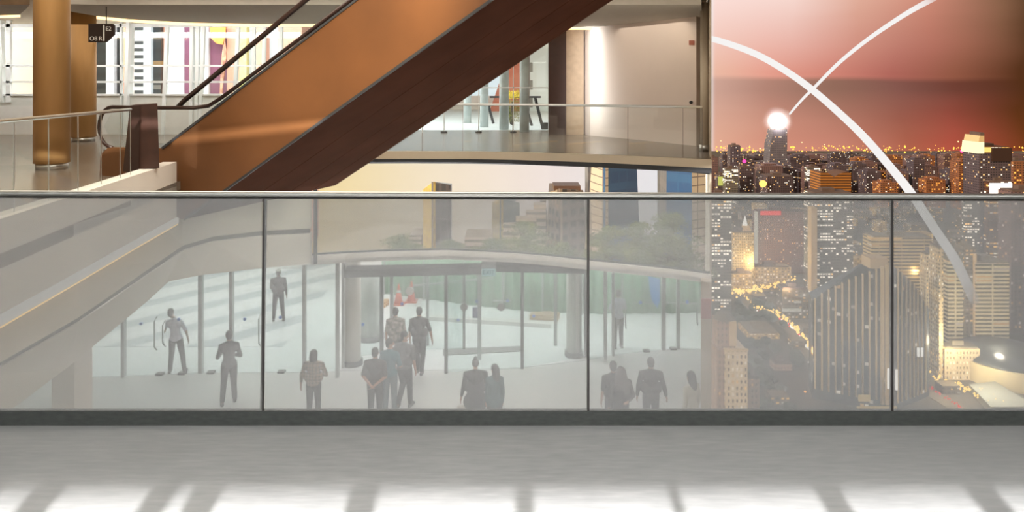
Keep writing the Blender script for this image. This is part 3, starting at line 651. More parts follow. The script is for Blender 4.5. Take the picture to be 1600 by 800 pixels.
def pine(px, ytop, Y, wpx, seed, lab, zbase=-13., dark=1.):
    rnd = random.Random(seed); x0 = X(px, Y); top = Z(ytop, Y); rw = wpx/2/F*Y
    t_ = empty('pine_tree', (x0, Y, zbase), lab, 'tree')
    tr = MB(); fv = []
    pts = [V((x0+.25*math.sin(i*1.1+seed), Y+.2*math.cos(i+seed), zbase+(top-.3-zbase)*i/6)) for i in range(7)]
    tr.tube(pts, [.28, .25, .22, .18, .13, .08, .03], 8)
    pads = []
    H = 3.0
    for j in range(26):
        t = (j+.5)/26; z = top-.25-t*H; rr = rw*(.18+.82*min(1, t*1.5))*(rnd.uniform(.45, 1))
        an = rnd.uniform(0, 2*PI); c_ = V((x0+math.cos(an)*rr, Y+math.sin(an)*rr*.8, z))
        st_ = V((x0, Y, z-.35)); tr.tube([st_, (st_+c_)/2+V((0, 0, .12)), c_], [.06, .045, .02], 5)
        pads.append((c_, rnd.uniform(.45, .85)*rw/2.0))
    pads.append((V((x0, Y, top-.2)), .4*rw/2))
    for c_, r in pads:
        for q_ in range(int(170)):
            d = V((rnd.gauss(0, 1), rnd.gauss(0, 1), rnd.gauss(0, 1))); d.normalize(); d *= rnd.random()**.4
            p = c_+V((d.x*r*1.15, d.y*r*1.15, d.z*r*.42))
            a = V((rnd.uniform(-1, 1), rnd.uniform(-1, 1), rnd.uniform(-.3, 1))).normalized()*rnd.uniform(.10, .2); s_ = a.cross(V((rnd.uniform(-1, 1), rnd.uniform(-1, 1), rnd.uniform(-1, 1)))).normalized()*.035
            fv += [p-s_, p+s_, p+a]
    tr.build('trunk', mat('pine_bark', (104, 76, 56), .9), t_, smooth=True)
    me = bpy.data.meshes.new('foliage'); o_ = ORG[t_]; me.from_pydata([tuple(p-o_) for p in fv], [], [(i, i+1, i+2) for i in range(0, len(fv), 3)])
    me.materials.append(mat('pine_needles', (92, 116, 82), .7, var=.3, scale=1.2, rgb2=(160, 164, 96))); fo = bpy.data.objects.new('foliage', me); COL.objects.link(fo); fo.parent = t_; ORG[fo] = o_
pines = [(625, 366, 36, 120, 'low pine at the left end of the row seen through the panoramic window'), (700, 374, 37, 110, 'low pine left of the yellow edged tower base in the panoramic window'), (765, 372, 36.5, 120, 'pine between the two towers in the panoramic window'),
         (818, 346, 36, 130, 'taller pine in front of the terraced building'), (880, 378, 35, 100, 'dark low pine left of the balustrade joint, below the brown tower'), (950, 352, 35, 100, 'pine just right of the balustrade joint in front of the tapered tower'),
         (1000, 346, 36, 120, 'broad pine in front of the blue face of the tapered tower'), (1052, 332, 34, 120, 'tallest pine at the right of the panoramic window'), (930, 392, 33, 80, 'small low pine at the foot of the tapered tower'), (1062, 375, 33, 80, 'low front pine at the far right window corner'),
         (560, 395, 37, 90, 'faint low pine tips left of the whole pine row'), (850, 388, 34, 110, 'low dense pine at the centre foot of the pine row'), (740, 388, 35, 110, 'low dense pine left of centre at the foot of the row'), (995, 385, 33.5, 100, 'low dense pine below the broad pine near the right')]
for i, p in enumerate(pines): pine(p[0], p[1], p[2], p[3], i*7+1, p[4])
struct('park_ground', MB().prism([(-14, 27), (ends(27)-.3, 27), (ends(40)-.6, 40), (-14, 40)], -13.3, -13), mat('park_soil', (80, 84, 60), .9))

# ---- skyline through the panoramic window
def slab_building(name, lab, faces, Y, yb=470, cat='building'): pass
def tower(name, lab, pts, Y, ybase, m, extra=None, top_pts=None):
    """pts: plan corner list (px, dY) front; extruded from the pixel row ybase up to ytop per corner"""
    o = empty(name, (X(pts[0][0], Y), Y, Z(ybase, Y)), lab, 'building'); return o
M_yel = winmat('sun_tinted_facade', (250, 214, 96), (214, 178, 90), 2.2, 3.2, .5, .5, 0, rough=.35)  # yellow of the low sun put into the wall colour
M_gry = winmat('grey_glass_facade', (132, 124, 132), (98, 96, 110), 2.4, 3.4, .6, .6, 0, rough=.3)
M_blu = winmat('blue_glass_facade', (62, 110, 168), (54, 96, 156), 1.6, 3.2, .9, .6, 0, rough=.3)
M_grid = winmat('pale_grid_facade', (236, 214, 196), (176, 150, 138), 3.2, 3.4, .12, .12, 0, rough=.5)
def gridmat():
    m, nt, out = newmat('ivory_grid_cladding'); k = N(nt); b = k.n('ShaderNodeBsdfPrincipled'); k.l(b.outputs[0], out.inputs[0])
    tc = k.n('ShaderNodeTexCoord'); s = k.n('ShaderNodeSeparateXYZ'); k.l(tc.outputs['Object'], s.inputs[0])
    g1 = k.math('LESS_THAN', k.math('FRACT', k.math('DIVIDE', s.outputs[2], 1.35)), .13); g2 = k.math('LESS_THAN', k.math('FRACT', k.math('DIVIDE', s.outputs[0], 1.7)), .1)
    k.l(k.mix(k.math('MAXIMUM', g1, g2), lin((246, 226, 208))+(1,), lin((150, 130, 126))+(1,)), b.inputs['Base Color']); return m
M_grid = gridmat()
def face_tower(lab, Y, ybase, corners, mats, roofm, nm='office_tower'):
    """corners: list of (px_bottom, px_top, ytop, dY); faces between neighbours get mats[i]; closed behind"""
    o = empty(nm, (X(corners[0][0], Y), Y, Z(ybase, Y)), lab, 'building')
    B = [P(c[0], ybase+0, Y)+V((0, 0, 0)) for c in corners]; 
    bot, tp = [], []
    for c in corners:
        Yc = Y+c[3]; bot.append(V((X(c[0], Yc), Yc, Z(ybase, Y)))); tp.append(V((X(c[1], Yc), Yc, Z(c[2], Yc))))
    for i in range(len(corners)-1):
        mb = MB(); n_ = (bot[i+1]-bot[i]).cross(V((0, 0, 1))).normalized()*-.6
        if n_.y < 0: n_ = -n_
        mb.hexa([bot[i], bot[i+1], bot[i+1]+n_, bot[i]+n_, tp[i], tp[i+1], tp[i+1]+n_, tp[i]+n_]); mb.build('facade', mats[i], o)
    bk = V((0, 26, 0)); zt_ = min(t.z for t in tp)-.3
    poly = [(t.x*.999, t.y+.7) for t in bot]; 
    mb = MB(); mb.prism([(p[0], p[1]) for p in poly]+[(poly[-1][0]+1, poly[-1][1]+18), (poly[0][0]+2, poly[0][1]+18)] if False else [(bot[0].x+1, bot[0].y+1), (tp[-1].x-1, bot[-1].y+1), (tp[-1].x-1, bot[-1].y+16), (bot[0].x+2, bot[0].y+16)], bot[0].z, zt_); mb.build('core', roofm, o)
    return o
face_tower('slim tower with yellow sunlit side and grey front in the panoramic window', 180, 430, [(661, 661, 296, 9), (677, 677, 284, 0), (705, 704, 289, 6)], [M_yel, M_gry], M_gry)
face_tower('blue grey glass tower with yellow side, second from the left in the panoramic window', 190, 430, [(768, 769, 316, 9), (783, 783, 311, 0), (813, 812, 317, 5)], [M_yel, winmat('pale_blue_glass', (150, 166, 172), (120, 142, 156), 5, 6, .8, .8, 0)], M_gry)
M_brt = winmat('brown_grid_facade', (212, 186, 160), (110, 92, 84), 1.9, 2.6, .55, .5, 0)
M_brt2 = winmat('brown_shade_facade', (160, 138, 128), (88, 76, 76), 1.9, 2.6, .55, .5, 0)  # brown grid again, shaded side darkened in its colour
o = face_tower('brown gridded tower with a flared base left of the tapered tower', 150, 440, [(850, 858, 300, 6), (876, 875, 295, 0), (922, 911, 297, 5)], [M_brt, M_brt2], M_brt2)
MB().bb(X(866, 153), X(908, 153), 154, 160, Z(300, 153), Z(291.5, 153)).build('roof_crown', mat('copper_brown', (120, 82, 60), .5), o)
face_tower('tall tapered tower with an ivory gridded side and a deep blue glass face', 120, 440, [(911, 926, 236, 6), (946, 946, 236, 0), (1002, 994, 236, 4)], [M_grid, M_blu], M_gry)
face_tower('tall tower cut by the window edge with blue left face and ivory gridded right face', 110, 440, [(1040, 1042, 236, 3), (1081, 1081, 236, 0), (1109, 1109, 236, 2)], [M_blu, M_grid], M_gry)
M_ter = winmat('terrace_facade', (238, 220, 204), (130, 116, 112), 60, 1.5, 1., .45, 0)
o = empty('terraced_building', (X(830, 140), 140, Z(430, 140)), 'low ivory terraced building between the glass tower and the brown tower', 'building')
for i, (a, b, yt) in enumerate(((786, 812, 352), (806, 838, 346), (822, 853, 340), (834, 853, 332), (844, 853, 329))):
    MB().bb(X(a, 140+i*3), X(b, 140+i*3), 140+i*3, 143+i*3, Z(430, 140), Z(yt, 140)).build('wing', M_ter, o)
MB().bb(X(726, 170), X(768, 170), 170, 180, Z(430, 170), Z(371, 170)).build('low_building', M_ter, label='low ivory building between the slim tower and the blue grey tower', cat='building')
MB().bb(X(640, 200), X(658, 200), 200, 210, Z(430, 200), Z(368, 200)).build('low_building', M_ter, label='tiny low ivory building at the left foot of the slim tower', cat='building')
MB().bb(X(845, 176), X(855, 176), 176, 181, Z(430, 176), Z(329, 176)).build('antenna_block', M_gry, label='narrow grey rooftop block left of the brown gridded tower', cat='building')

# ---- outside the upper left windows
YO = 32.
ob = empty('department_store', (X(200, YO), YO, -6), 'dark glazed building with salmon and plum bays across the street, seen through the upper windows', 'building')
M_dgl = winmat('louvred_dark_glass', (36, 44, 48), (26, 32, 38), .9, .55, .8, .35, .12, strength=.5, rough=.3)
M_lou = winmat('striped_louvres', (196, 204, 206), (44, 52, 58), 60., .32, 1., .5, 0)
bcol = {'dg': M_dgl, 'lo': M_lou, 'sa': mat('salmon_panel', (212, 160, 138), .6), 'cy': mat('pale_cyan_panel2', (222, 238, 238), .4), 'pu': mat('plum_banner', (112, 62, 88), .6), 'wh': M_white,
        'or': mat('orange_flame_print', (216, 116, 50), .6, scale=1.2, stretch=(2, 1, .6), rgb2=(240, 190, 90)), 'ye': mat('yellow_green_print', (214, 206, 120), .6, rgb2=(190, 190, 150)), 'bl': mat('cool_grey_panel', (196, 206, 214), .4)}
for a, b, kx in ((-140, -60, 'cy'), (-60, -20, 'sa'), (-20, 13, 'cy'), (13, 42, 'dg'), (42, 100, 'cy'), (137, 165, 'dg'), (165, 177, 'bl'), (177, 188, 'dg'), (188, 198, 'sa'), (198, 209, 'wh'), (209, 223, 'lo'), (223, 235, 'bl'), (235, 247, 'dg'), (247, 258, 'sa'), (258, 286, 'cy'), (286, 298, 'pu'), (298, 320, 'wh'), (320, 350, 'pu'), (350, 371, 'sa'), (371, 382, 'ye'), (382, 400, 'bl'), (400, 415, 'sa'), (415, 433, 'bl'), (433, 470, 'sa')):
    dz = random.uniform(0, .6)
    MB().bb(X(a, YO), X(b, YO), YO+dz, YO+3, -6, 8).build('facade_bay', bcol[kx], ob)
MB().extr([P(327, 38, YO-.1), P(353, 38, YO-.1), P(350, 70, YO-.1), P(338, 68, YO-.1), P(330, 60, YO-.1)], (0, .08, 0)).build('banner_print', bcol['or'], ob)
MB().extr([P(350, 60, YO-.1), P(354, 80, YO-.1), P(346, 150, YO-.1), P(343, 150, YO-.1), P(346, 90, YO-.1)], (0, .08, 0)).build('banner_print', mat('dark_floral_print', (120, 70, 56), .6, scale=4, rgb2=(220, 170, 140)), ob)
MB().bb(X(-140, YO-3), X(480, YO-3), YO-3.2, YO-3, -6, Z(162, YO-3)).build('planter_wall', M_white, label='low white street wall in front of the dark glazed building', cat='wall')
# terrace beyond the right part of the gallery
struct('floor_terrace', MB().prism([(X(470, 22.9), 22.85), (X(905, 24), 22.85), (X(905, 24), 43), (-11, 43), (-11, 28.5), (X(470, 22.9), 28.5)], -.12, -.003), mat('terrace_paving', (214, 220, 220), .5, var=.08, scale=1, stretch=(.3, 2, 1)))
for i, (a, b, yb, lab) in enumerate(((724, 736, 192, 'left end column of the four on the terrace outside'), (750, 763, 199, 'second column from the left on the terrace outside'), (780, 795, 203, 'third column from the left on the terrace outside'), (812, 827, 206, 'right end column of the four on the terrace outside'))):
    Y = EYE*F/(yb-HZ)+.02; r = (b-a)/2/F*Y
    MB().cyl((X((a+b)/2, Y), Y+r, 0), r, 3.5, 24).build('terrace_column', mat('pale_grey_column', (190, 200, 200), .5), smooth=True, label=lab, cat='column')
YQ = 40.
MB().bb(X(828, YQ), X(862, YQ), YQ, YQ+2.8, 0, 8).build('apartment_block', winmat('pale_dotted_facade', (206, 214, 214), (120, 120, 116), 1.3, 1.0, .3, .55, 0), label='pale dotted apartment block seen through the glass left of the dark pillar', cat='building')
MB().extr([P(765, 174, YQ), P(812, 174, YQ), P(818, 60, YQ), P(795, 60, YQ), P(790, 100, YQ)], (0, 2.5, 0)).build('red_building', mat('brick_red', (196, 120, 98), .7), label='red brick building seen between the terrace columns', cat='building')
MB().bb(-10.9, 1.0, 42.6, 42.9, 0, Z(150, 42)).build('white_street_wall', M_white, label='white wall across the street behind the terrace', cat='wall')
tb = empty('flowering_tree', P(800, 196, 27), 'small yellow flowering tree on the terrace behind the columns', 'tree')
mb = MB(); rnd = random.Random(5)
for j in range(700):
    d = V((rnd.gauss(0, 1), rnd.gauss(0, 1), rnd.gauss(0, 1))).normalized()*rnd.random()**.4
    p = P(802, 148, 27)+V((d.x*.42, d.y*.42, d.z*.16)); a = V((rnd.uniform(-1, 1), rnd.uniform(-1, 1), rnd.uniform(-1, 1)))*.05; b_ = V((rnd.uniform(-1, 1), rnd.uniform(-1, 1), rnd.uniform(-1, 1)))*.05
    mb.bm.faces.new([mb.bm.verts.new(q_) for q_ in (p, p+a, p+b_)])
mb.build('blossom', mat('yellow_leaves', (226, 206, 70), .7), tb, recalc=False)
mb = MB()
for j in range(900):
    p = P(801, 172, 27)+V((rnd.uniform(-.3, .3), rnd.uniform(-.2, .2), rnd.uniform(-.45, .4))); a = V((rnd.uniform(-1, 1), rnd.uniform(-1, 1), rnd.uniform(-1, 1)))*.05; b_ = V((rnd.uniform(-1, 1), rnd.uniform(-1, 1), rnd.uniform(-1, 1)))*.05
    mb.bm.faces.new([mb.bm.verts.new(q_) for q_ in (p, p+a, p+b_)])
mb.build('foliage', mat('olive_leaves', (110, 112, 60), .8, rgb2=(180, 180, 110)), tb, recalc=False)
MB().cyl(P(801, 196, 27)+V((0, 0, 0)), .05, .9, 8).build('trunk', M_dark, tb)
for i, (a0_, b0_, a1_, b1_, Y, lab) in enumerate(((836, 152, 848, 200, 24.5, 'thick dark leaning strut on the terrace, the right one'), (820, 160, 831, 196.5, 26.5, 'dark leaning strut behind the right terrace column'), (793, 152, 799, 194, 27.5, 'thin dark leaning strut left of the yellow tree'), (763, 164, 771, 193, 27.8, 'short dark leaning strut between the two left terrace columns'))):
    MB().bar(P(a0_, b0_, Y), P(a1_, b1_, Y), .10).build('leaning_strut', M_dark, label=lab, cat='strut')
MB().bb(X(846, 24.5), X(856, 24.5), 24.4, 24.7, 0, Z(196, 24.5)+.1).build('strut_foot', M_dark, label='dark square block at the foot of the thick leaning strut', cat='block')
MB().bb(X(765, 27.9), X(845, 27.9), 27.9, 28.0, Z(153, 28), Z(150, 28)).build('dark_rail', M_dark, label='thin dark horizontal rail behind the terrace columns', cat='rail')

# ================================================================ PEOPLE
def remesh(o, vox, sm=4):
    r = o.modifiers.new('remesh', 'REMESH'); r.mode = 'VOXEL'; r.voxel_size = vox; r.use_smooth_shade = True
    s = o.modifiers.new('smooth', 'SMOOTH'); s.iterations = sm; s.factor = .5
M_skin = mat('skin', (176, 130, 104), .6, var=.05)
M_hair = mat('dark_hair', (34, 28, 26), .6)
M_shoe = mat('dark_shoes', (40, 38, 38), .5)
def plaid():
    m, nt, out = newmat('plaid_cloth'); k = N(nt); b = k.n('ShaderNodeBsdfPrincipled'); k.l(b.outputs[0], out.inputs[0])
    tc = k.n('ShaderNodeTexCoord'); s = k.n('ShaderNodeSeparateXYZ'); k.l(tc.outputs['Object'], s.inputs[0])
    g1 = k.math('LESS_THAN', k.math('FRACT', k.math('DIVIDE', s.outputs[2], .07)), .4); g2 = k.math('LESS_THAN', k.math('FRACT', k.math('DIVIDE', s.outputs[0], .07)), .4)
    k.l(k.mix(k.math('MULTIPLY', k.math('ADD', g1, g2), .5), lin((150, 130, 104))+(1,), lin((66, 58, 54))+(1,)), b.inputs['Base Color']); return m
C_ = dict(dark=mat('charcoal_cloth', (52, 50, 50), .9), grey=mat('grey_cloth', (104, 104, 106), .9), white=mat('white_lilac_cloth', (188, 190, 206), .9, var=.15, scale=12), teal=mat('teal_cloth', (62, 112, 122), .9),
          dteal=mat('dark_teal_cloth', (52, 92, 96), .9), camo=mat('mottled_cloth', (66, 64, 58), .9, scale=14, rgb2=(190, 180, 165)), trous=mat('dark_trousers', (48, 50, 54), .9), jeans=mat('pale_jeans', (98, 118, 124), .9), plaid=plaid(), pale=mat('pale_cloth', (190, 186, 176), .9), blk=mat('black_dotted_cloth', (42, 40, 40), .9, var=.3, scale=20), sgrey=mat('slate_shirt', (88, 92, 96), .9))
def person(px, yf, lab, H=1.72, yaw=0., top='dark', bot='trous', hair='short', sleeve=.5, la=None, ra=None, ll=None, rl=None, skirt=0., wide=1., head=(0, 0), turn=0., lean=0., mask=False, extra=None, group=None, hat=False):
    g = G(px, yf); k_ = H/1.75
    t_ = empty('person', tuple(g), lab, 'person', group)
    R = Matrix.Rotation(yaw, 3, 'Z')
    def L(p): return V(g)+R @ (V(p)*k_)
    sx = .17*wide
    la = la or ((-.215*wide, -.03, 1.13), (-.225*wide, .05, .87)); ra = ra or ((.215*wide, -.03, 1.13), (.225*wide, .05, .87))
    ll = ll or ((-.10, .02, .50), (-.11, 0, .085)); rl = rl or ((.10, .02, .50), (.11, 0, .085))
    b = MB(); c = lambda a, q_, ra_, rb_, m=b: m.cap(L(a), L(q_), ra_*k_, rb_*k_, 12)
    sh = (lean*.5, 0, 0)
    hx, hy = head
    pel, wai, che, nec = (0, 0, .98), (lean*.2, 0, 1.12), (lean*.4, 0, 1.32), (lean*.6, 0, 1.50)
    c((-.06, 0, .96), (.06, 0, .96), .115, .115); c(pel, wai, .12, .115); c(wai, che, .115, .13)
    c((-.09+lean*.4, 0, 1.36), (.09+lean*.4, 0, 1.36), .105, .105); c((-sx+lean*.5, 0, 1.395), (lean*.5, 0, 1.44), .055, .06); c((sx+lean*.5, 0, 1.395), (lean*.5, 0, 1.44), .055, .06); c((lean*.5, 0, 1.42), nec, .075, .055)
    hc = (lean*.8+hx, hy+.015, 1.625); c(nec, (hc[0], hc[1], hc[2]-.06), .054, .052)
    T = Matrix.Rotation(turn, 3, 'Z')
    def HL_(p): q_ = T @ V(p); return (hc[0]+q_.x, hc[1]+q_.y, hc[2]+q_.z)
    rot = (R @ T).to_4x4()
    b.ell(L(HL_((0, 0, .015))), (.074*k_, .092*k_, .105*k_), 16, rot); b.ell(L(HL_((0, .035, -.06))), (.052*k_, .055*k_, .052*k_), 12, rot)
    b.ell(L(HL_((0, .10, -.01))), (.012*k_, .018*k_, .024*k_), 8, rot); b.ell(L(HL_((0, .088, -.052))), (.022*k_, .008*k_, .008*k_), 8, rot)
    for s in (-1, 1): b.ell(L(HL_((s*.076, -.005, 0))), (.01*k_, .02*k_, .03*k_), 8, rot)
    for s, (kn, an) in ((-1, ll), (1, rl)):
        c((s*.09, 0, .93), kn, .088, .056); c(kn, an, .054, .036); c(an, (an[0], an[1]-.03, an[2]-.045), .036, .034); c((an[0], an[1]-.03, an[2]-.045), (an[0]+s*.015, an[1]+.13, an[2]-.055), .034, .028)
    for s, (el, wr) in ((-1, la), (1, ra)):
        sp_ = (s*sx+lean*.5, 0, 1.39); c(sp_, el, .05, .038); c(el, wr, .038, .026)
        d = (V(wr)-V(el)).normalized(); side = V((0, 1, 0)) if abs(d.y) < .8 else V((1, 0, 0)); side = (side-d*side.dot(d)).normalized(); nrm = d.cross(side)
        pc = V(wr)+d*.05; b.ell(L(pc), (.022*k_, .04*k_, .045*k_), 10, (R.to_4x4() @ Matrix([(nrm.x, side.x, d.x, 0), (nrm.y, side.y, d.y, 0), (nrm.z, side.z, d.z, 0), (0, 0, 0, 1)])))
        for f_ in range(4):
            o_ = side*(.03-.02*f_); ln = (.07, .08, .076, .06)[f_]; cu = nrm*(-s)*.018
            p0 = V(wr)+d*.085+o_; p1 = p0+d*ln*.5+cu*.3; p2 = p0+d*ln*.85+cu*1.4
            c(p0, p1, .0095, .0088); c(p1, p2, .0088, .0075)
        p0 = V(wr)+d*.035+side*.033; c(p0, p0+d*.035+side*.025, .011, .009); c(p0+d*.035+side*.025, p0+d*.065+side*.022, .009, .008)
    o = b.build('body', M_skin, t_); remesh(o, .0075)
    # shirt
    m = MB(); q = .016
    c(pel, wai, .12+q, .115+q, m) if not skirt else c((0, 0, .93), wai, .15, .13, m)
    c((-.05, 0, .97), (.05, 0, .97), .12+q*.7, .12+q*.7, m)
    c(wai, che, .115+q, .13+q, m); c((-.09+lean*.4, 0, 1.35), (.09+lean*.4, 0, 1.35), .105+q, .105+q, m)
    if wide > 1: c((-.1, 0, 1.1), (.1, 0, 1.1), .12*wide, .12*wide, m)
    c((-sx+lean*.5, 0, 1.395), (lean*.5, 0, 1.43), .06+q*.7, .068+q*.7, m); c((sx+lean*.5, 0, 1.395), (lean*.5, 0, 1.43), .06+q*.7, .068+q*.7, m); c((lean*.5, 0, 1.43), (lean*.55, 0, 1.475), .085, .07, m)
    for s, (el, wr) in ((-1, la), (1, ra)):
        sp_ = V((s*sx+lean*.5, 0, 1.39)); el = V(el); wr = V(wr)
        if sleeve <= .5: c(sp_, sp_.lerp(el, sleeve*2*.85), .062, .056, m)
        else: c(sp_, el, .062, .052, m); c(el, el.lerp(wr, min(.96, (sleeve-.5)*2)), .052, .04, m)
    if skirt:
        c((0, 0, 1.0), (0, .0, skirt+.12), .15*wide, .19*wide, m); c((-.07, 0, skirt+.14), (.07, 0, skirt+.14), .17*wide, .17*wide, m)
    o = m.build('shirt' if not skirt else 'long_top', C_[top], t_); remesh(o, .012, 3)
    m = MB()
    c((-.06, 0, .95), (.06, 0, .95), .122, .122, m)
    for s, (kn, an) in ((-1, ll), (1, rl)):
        kn = V(kn); an = V(an); c((s*.09, 0, .92), kn, .10, .072, m); c(kn, kn.lerp(an, .93), .072, .058, m)
    o = m.build('trousers', C_[bot], t_); remesh(o, .012, 3)
    for s, (kn, an) in ((-1, ll), (1, rl)):
        m = MB(); c((an[0], an[1]-.045, an[2]-.045), (an[0]+s*.018, an[1]+.15, an[2]-.05), .043, .036, m); o = m.build('shoe', M_shoe if bot != 'jeans' else C_['pale'], t_, smooth=True)
    m = MB()
    if hair == 'short': m.ell(L(HL_((0, -.014, .04))), (.084*k_, .096*k_, .098*k_), 16, rot); m.ell(L(HL_((0, -.045, -.02))), (.072*k_, .055*k_, .065*k_), 12, rot)
    elif hair == 'long':
        m.ell(L(HL_((0, -.014, .035))), (.09*k_, .10*k_, .105*k_), 16, rot); m.cap(L(HL_((0, -.05, 0))), L(HL_((0, -.085, -.20))), .085*k_, .075*k_, 14); m.cap(L(HL_((-.05, -.03, -.05))), L(HL_((-.05, -.06, -.2))), .045*k_, .04*k_, 10); m.cap(L(HL_((.05, -.03, -.05))), L(HL_((.05, -.06, -.2))), .045*k_, .04*k_, 10)
    elif hair == 'bob':
        m.ell(L(HL_((0, -.014, .03))), (.098*k_, .105*k_, .11*k_), 16, rot); m.cap(L(HL_((-.03, -.04, -.03))), L(HL_((-.03, -.05, -.1))), .075*k_, .07*k_, 12); m.cap(L(HL_((.03, -.04, -.03))), L(HL_((.03, -.05, -.1))), .075*k_, .07*k_, 12)
    elif hair == 'bun':
        m.ell(L(HL_((0, -.014, .035))), (.086*k_, .098*k_, .10*k_), 16, rot); m.ell(L(HL_((0, -.04, .15))), .045*k_, 12)
    o = m.build('hair', M_hair, t_); remesh(o, .010, 3)
    if mask:
        m = MB(); m.ell(L(HL_((0, .055, -.045))), (.052*k_, .05*k_, .042*k_), 12, rot); m.build('face_mask', M_white, t_, smooth=True)
    if hat:
        m = MB(); m.ell(L(HL_((0, 0, .085))), (.098*k_, .105*k_, .045*k_), 16, rot); m.ell(L(HL_((0, .0, .07))), (.10*k_, .107*k_, .022*k_), 16, rot); m.build('cap', C_['pale'], t_, smooth=True)
    if extra: extra(t_, L, k_)
    return t_
back = ((-.26, -.06, 1.13), (-.06, -.20, 1.0)), ((.26, -.06, 1.13), (.05, -.20, .98))
person(275, 583, 'person in white shirt and dark trousers stooping to the left at the glass wall', 1.68, .1, 'white', hair='short', sleeve=.5, head=(-.10, .06), lean=-.08, ll=((-.13, .03, .50), (-.17, .02, .085)), rl=((.16, .02, .50), (.22, 0, .085)), la=((-.30, .12, 1.22), (-.38, .26, 1.10)), ra=((.28, -.04, 1.16), (.31, .02, .92)))
def phone(t_, L, k_): MB().box(L((-.16, .30, 1.24)), (.08, .015, .14)).build('held_phone', M_dark, t_)
person(358, 632, 'person in slate shirt and dark trousers striding with bent arms, below the stooping person', 1.75, .35, 'sgrey', hair='short', sleeve=.9, la=((-.25, .02, 1.14), (-.15, .24, 1.20)), ra=((.25, .0, 1.14), (.10, .20, 1.10)), ll=((-.12, .10, .50), (-.15, -.06, .10)), rl=((.10, .04, .50), (.12, .12, .085)), extra=phone)
person(435, 502, 'person with pale cap and all dark clothes standing outside on the white plaza', 1.66, .2, 'dark', sleeve=.95, la=((-.24, .04, 1.14), (-.12, .22, 1.2)), hat=True, wide=1.15, ll=((-.13, .02, .5), (-.16, .04, .085)), rl=((.12, .02, .5), (.16, .0, .085)))
person(490, 660, 'person with bobbed dark hair and brown plaid shirt seen from behind', 1.63, 0, 'plaid', hair='bob', sleeve=.8, wide=1.15, la=((-.29, 0, 1.13), (-.31, .02, .9)), ra=((.30, 0, 1.15), (.22, .2, 1.12)))
person(586, 664, 'person in charcoal tee with hands clasped behind back', 1.72, -.1, 'dark', hair='short', sleeve=.5, wide=1.15, la=back[0], ra=back[1])
person(609, 648, 'person in teal shirt and pale jeans beside the person with clasped hands', 1.74, -.2, 'teal', 'jeans', sleeve=.5, turn=-1.1, mask=True, la=((-.24, .02, 1.14), (-.2, .2, 1.0)), ra=((.25, .02, 1.14), (.2, .22, 1.05)))
person(632, 638, 'person in grey tee with turned head and white mask, right of the teal shirt', 1.80, -.25, 'grey', sleeve=.5, turn=-1.2, mask=True, wide=1.1, ll=((-.08, .12, .52), (-.12, -.10, .12)), rl=((.10, .06, .50), (.10, .10, .085)))
person(618, 583, 'person in mottled camouflage shirt walking out through the doors', 1.72, .1, 'camo', sleeve=.5, wide=1.1, ll=((-.10, .08, .5), (-.11, .12, .085)), rl=((.10, .05, .50), (.11, -.12, .12)))
person(655, 585, 'person in dark tee walking out through the doors, right of the camouflage shirt', 1.76, -.05, 'dark', sleeve=.5, wide=1.12, ll=((-.07, .08, .5), (-.06, .14, .085)), rl=((.09, .04, .50), (.08, -.12, .12)), ra=((.30, -.03, 1.14), (.33, .04, .88)))
def bag(t_, L, k_): MB().box(L((-.30, .0, .55)), (.24, .12, .22), bevel=.02).build('tote_bag', C_['pale'], t_, label='pale tote bag')
person(743, 678, 'person with hair bun and wide black poncho top carrying a pale bag', 1.63, .1, 'blk', hair='bun', sleeve=.9, skirt=.62, wide=1.3, la=((-.28, 0, 1.12), (-.33, .02, .86)), extra=bag)
person(773, 688, 'person with long dark hair in dark teal tunic, right of the black poncho', 1.62, .15, 'dteal', hair='long', sleeve=.9, skirt=.78, wide=.85, turn=.6)
person(958, 690, 'person in black tee behind the grey headscarf at the lower right', 1.70, .1, 'dark', sleeve=.5, wide=1.1)
def scarf(t_, L, k_):
    m = MB(); m.cap(L((0, -.01, 1.64)), L((0, -.03, 1.46)), .115*k_, .15*k_, 16); m.cap(L((0, -.03, 1.46)), L((.10, -.05, 1.22)), .14*k_, .10*k_, 14); m.ell(L((0, -.02, 1.38)), (.22*k_, .17*k_, .12*k_), 14)
    o = m.build('headscarf', mat('grey_scarf', (98, 92, 94), .9), t_, label='grey headscarf'); remesh(o, .012, 3)
person(970, 697, 'person in grey headscarf and black dress leaning on a companion', 1.66, .2, 'blk', hair='short', sleeve=.95, skirt=.5, wide=1.1, extra=scarf, ra=((.27, -.05, 1.12), (.10, -.18, 1.06)))
person(1017, 684, 'person in charcoal long sleeved shirt standing alone at the right, seen from behind', 1.72, -.05, 'dark', sleeve=.95, wide=1.18, ra=((.28, -.02, 1.14), (.34, .04, .90)), la=((-.27, 0, 1.14), (-.29, .04, .9)))
person(966, 544, 'person in white and grey top standing outside with one arm raised to chest', 1.68, .3, 'white', sleeve=.5, la=((-.26, .04, 1.16), (-.10, .24, 1.22)), ra=((.25, .03, 1.14), (.30, .18, 1.10)))
person(1080, 706, 'person in pale top partly hidden at the beige end pillar', 1.66, .6, 'pale', hair='long', sleeve=.9)

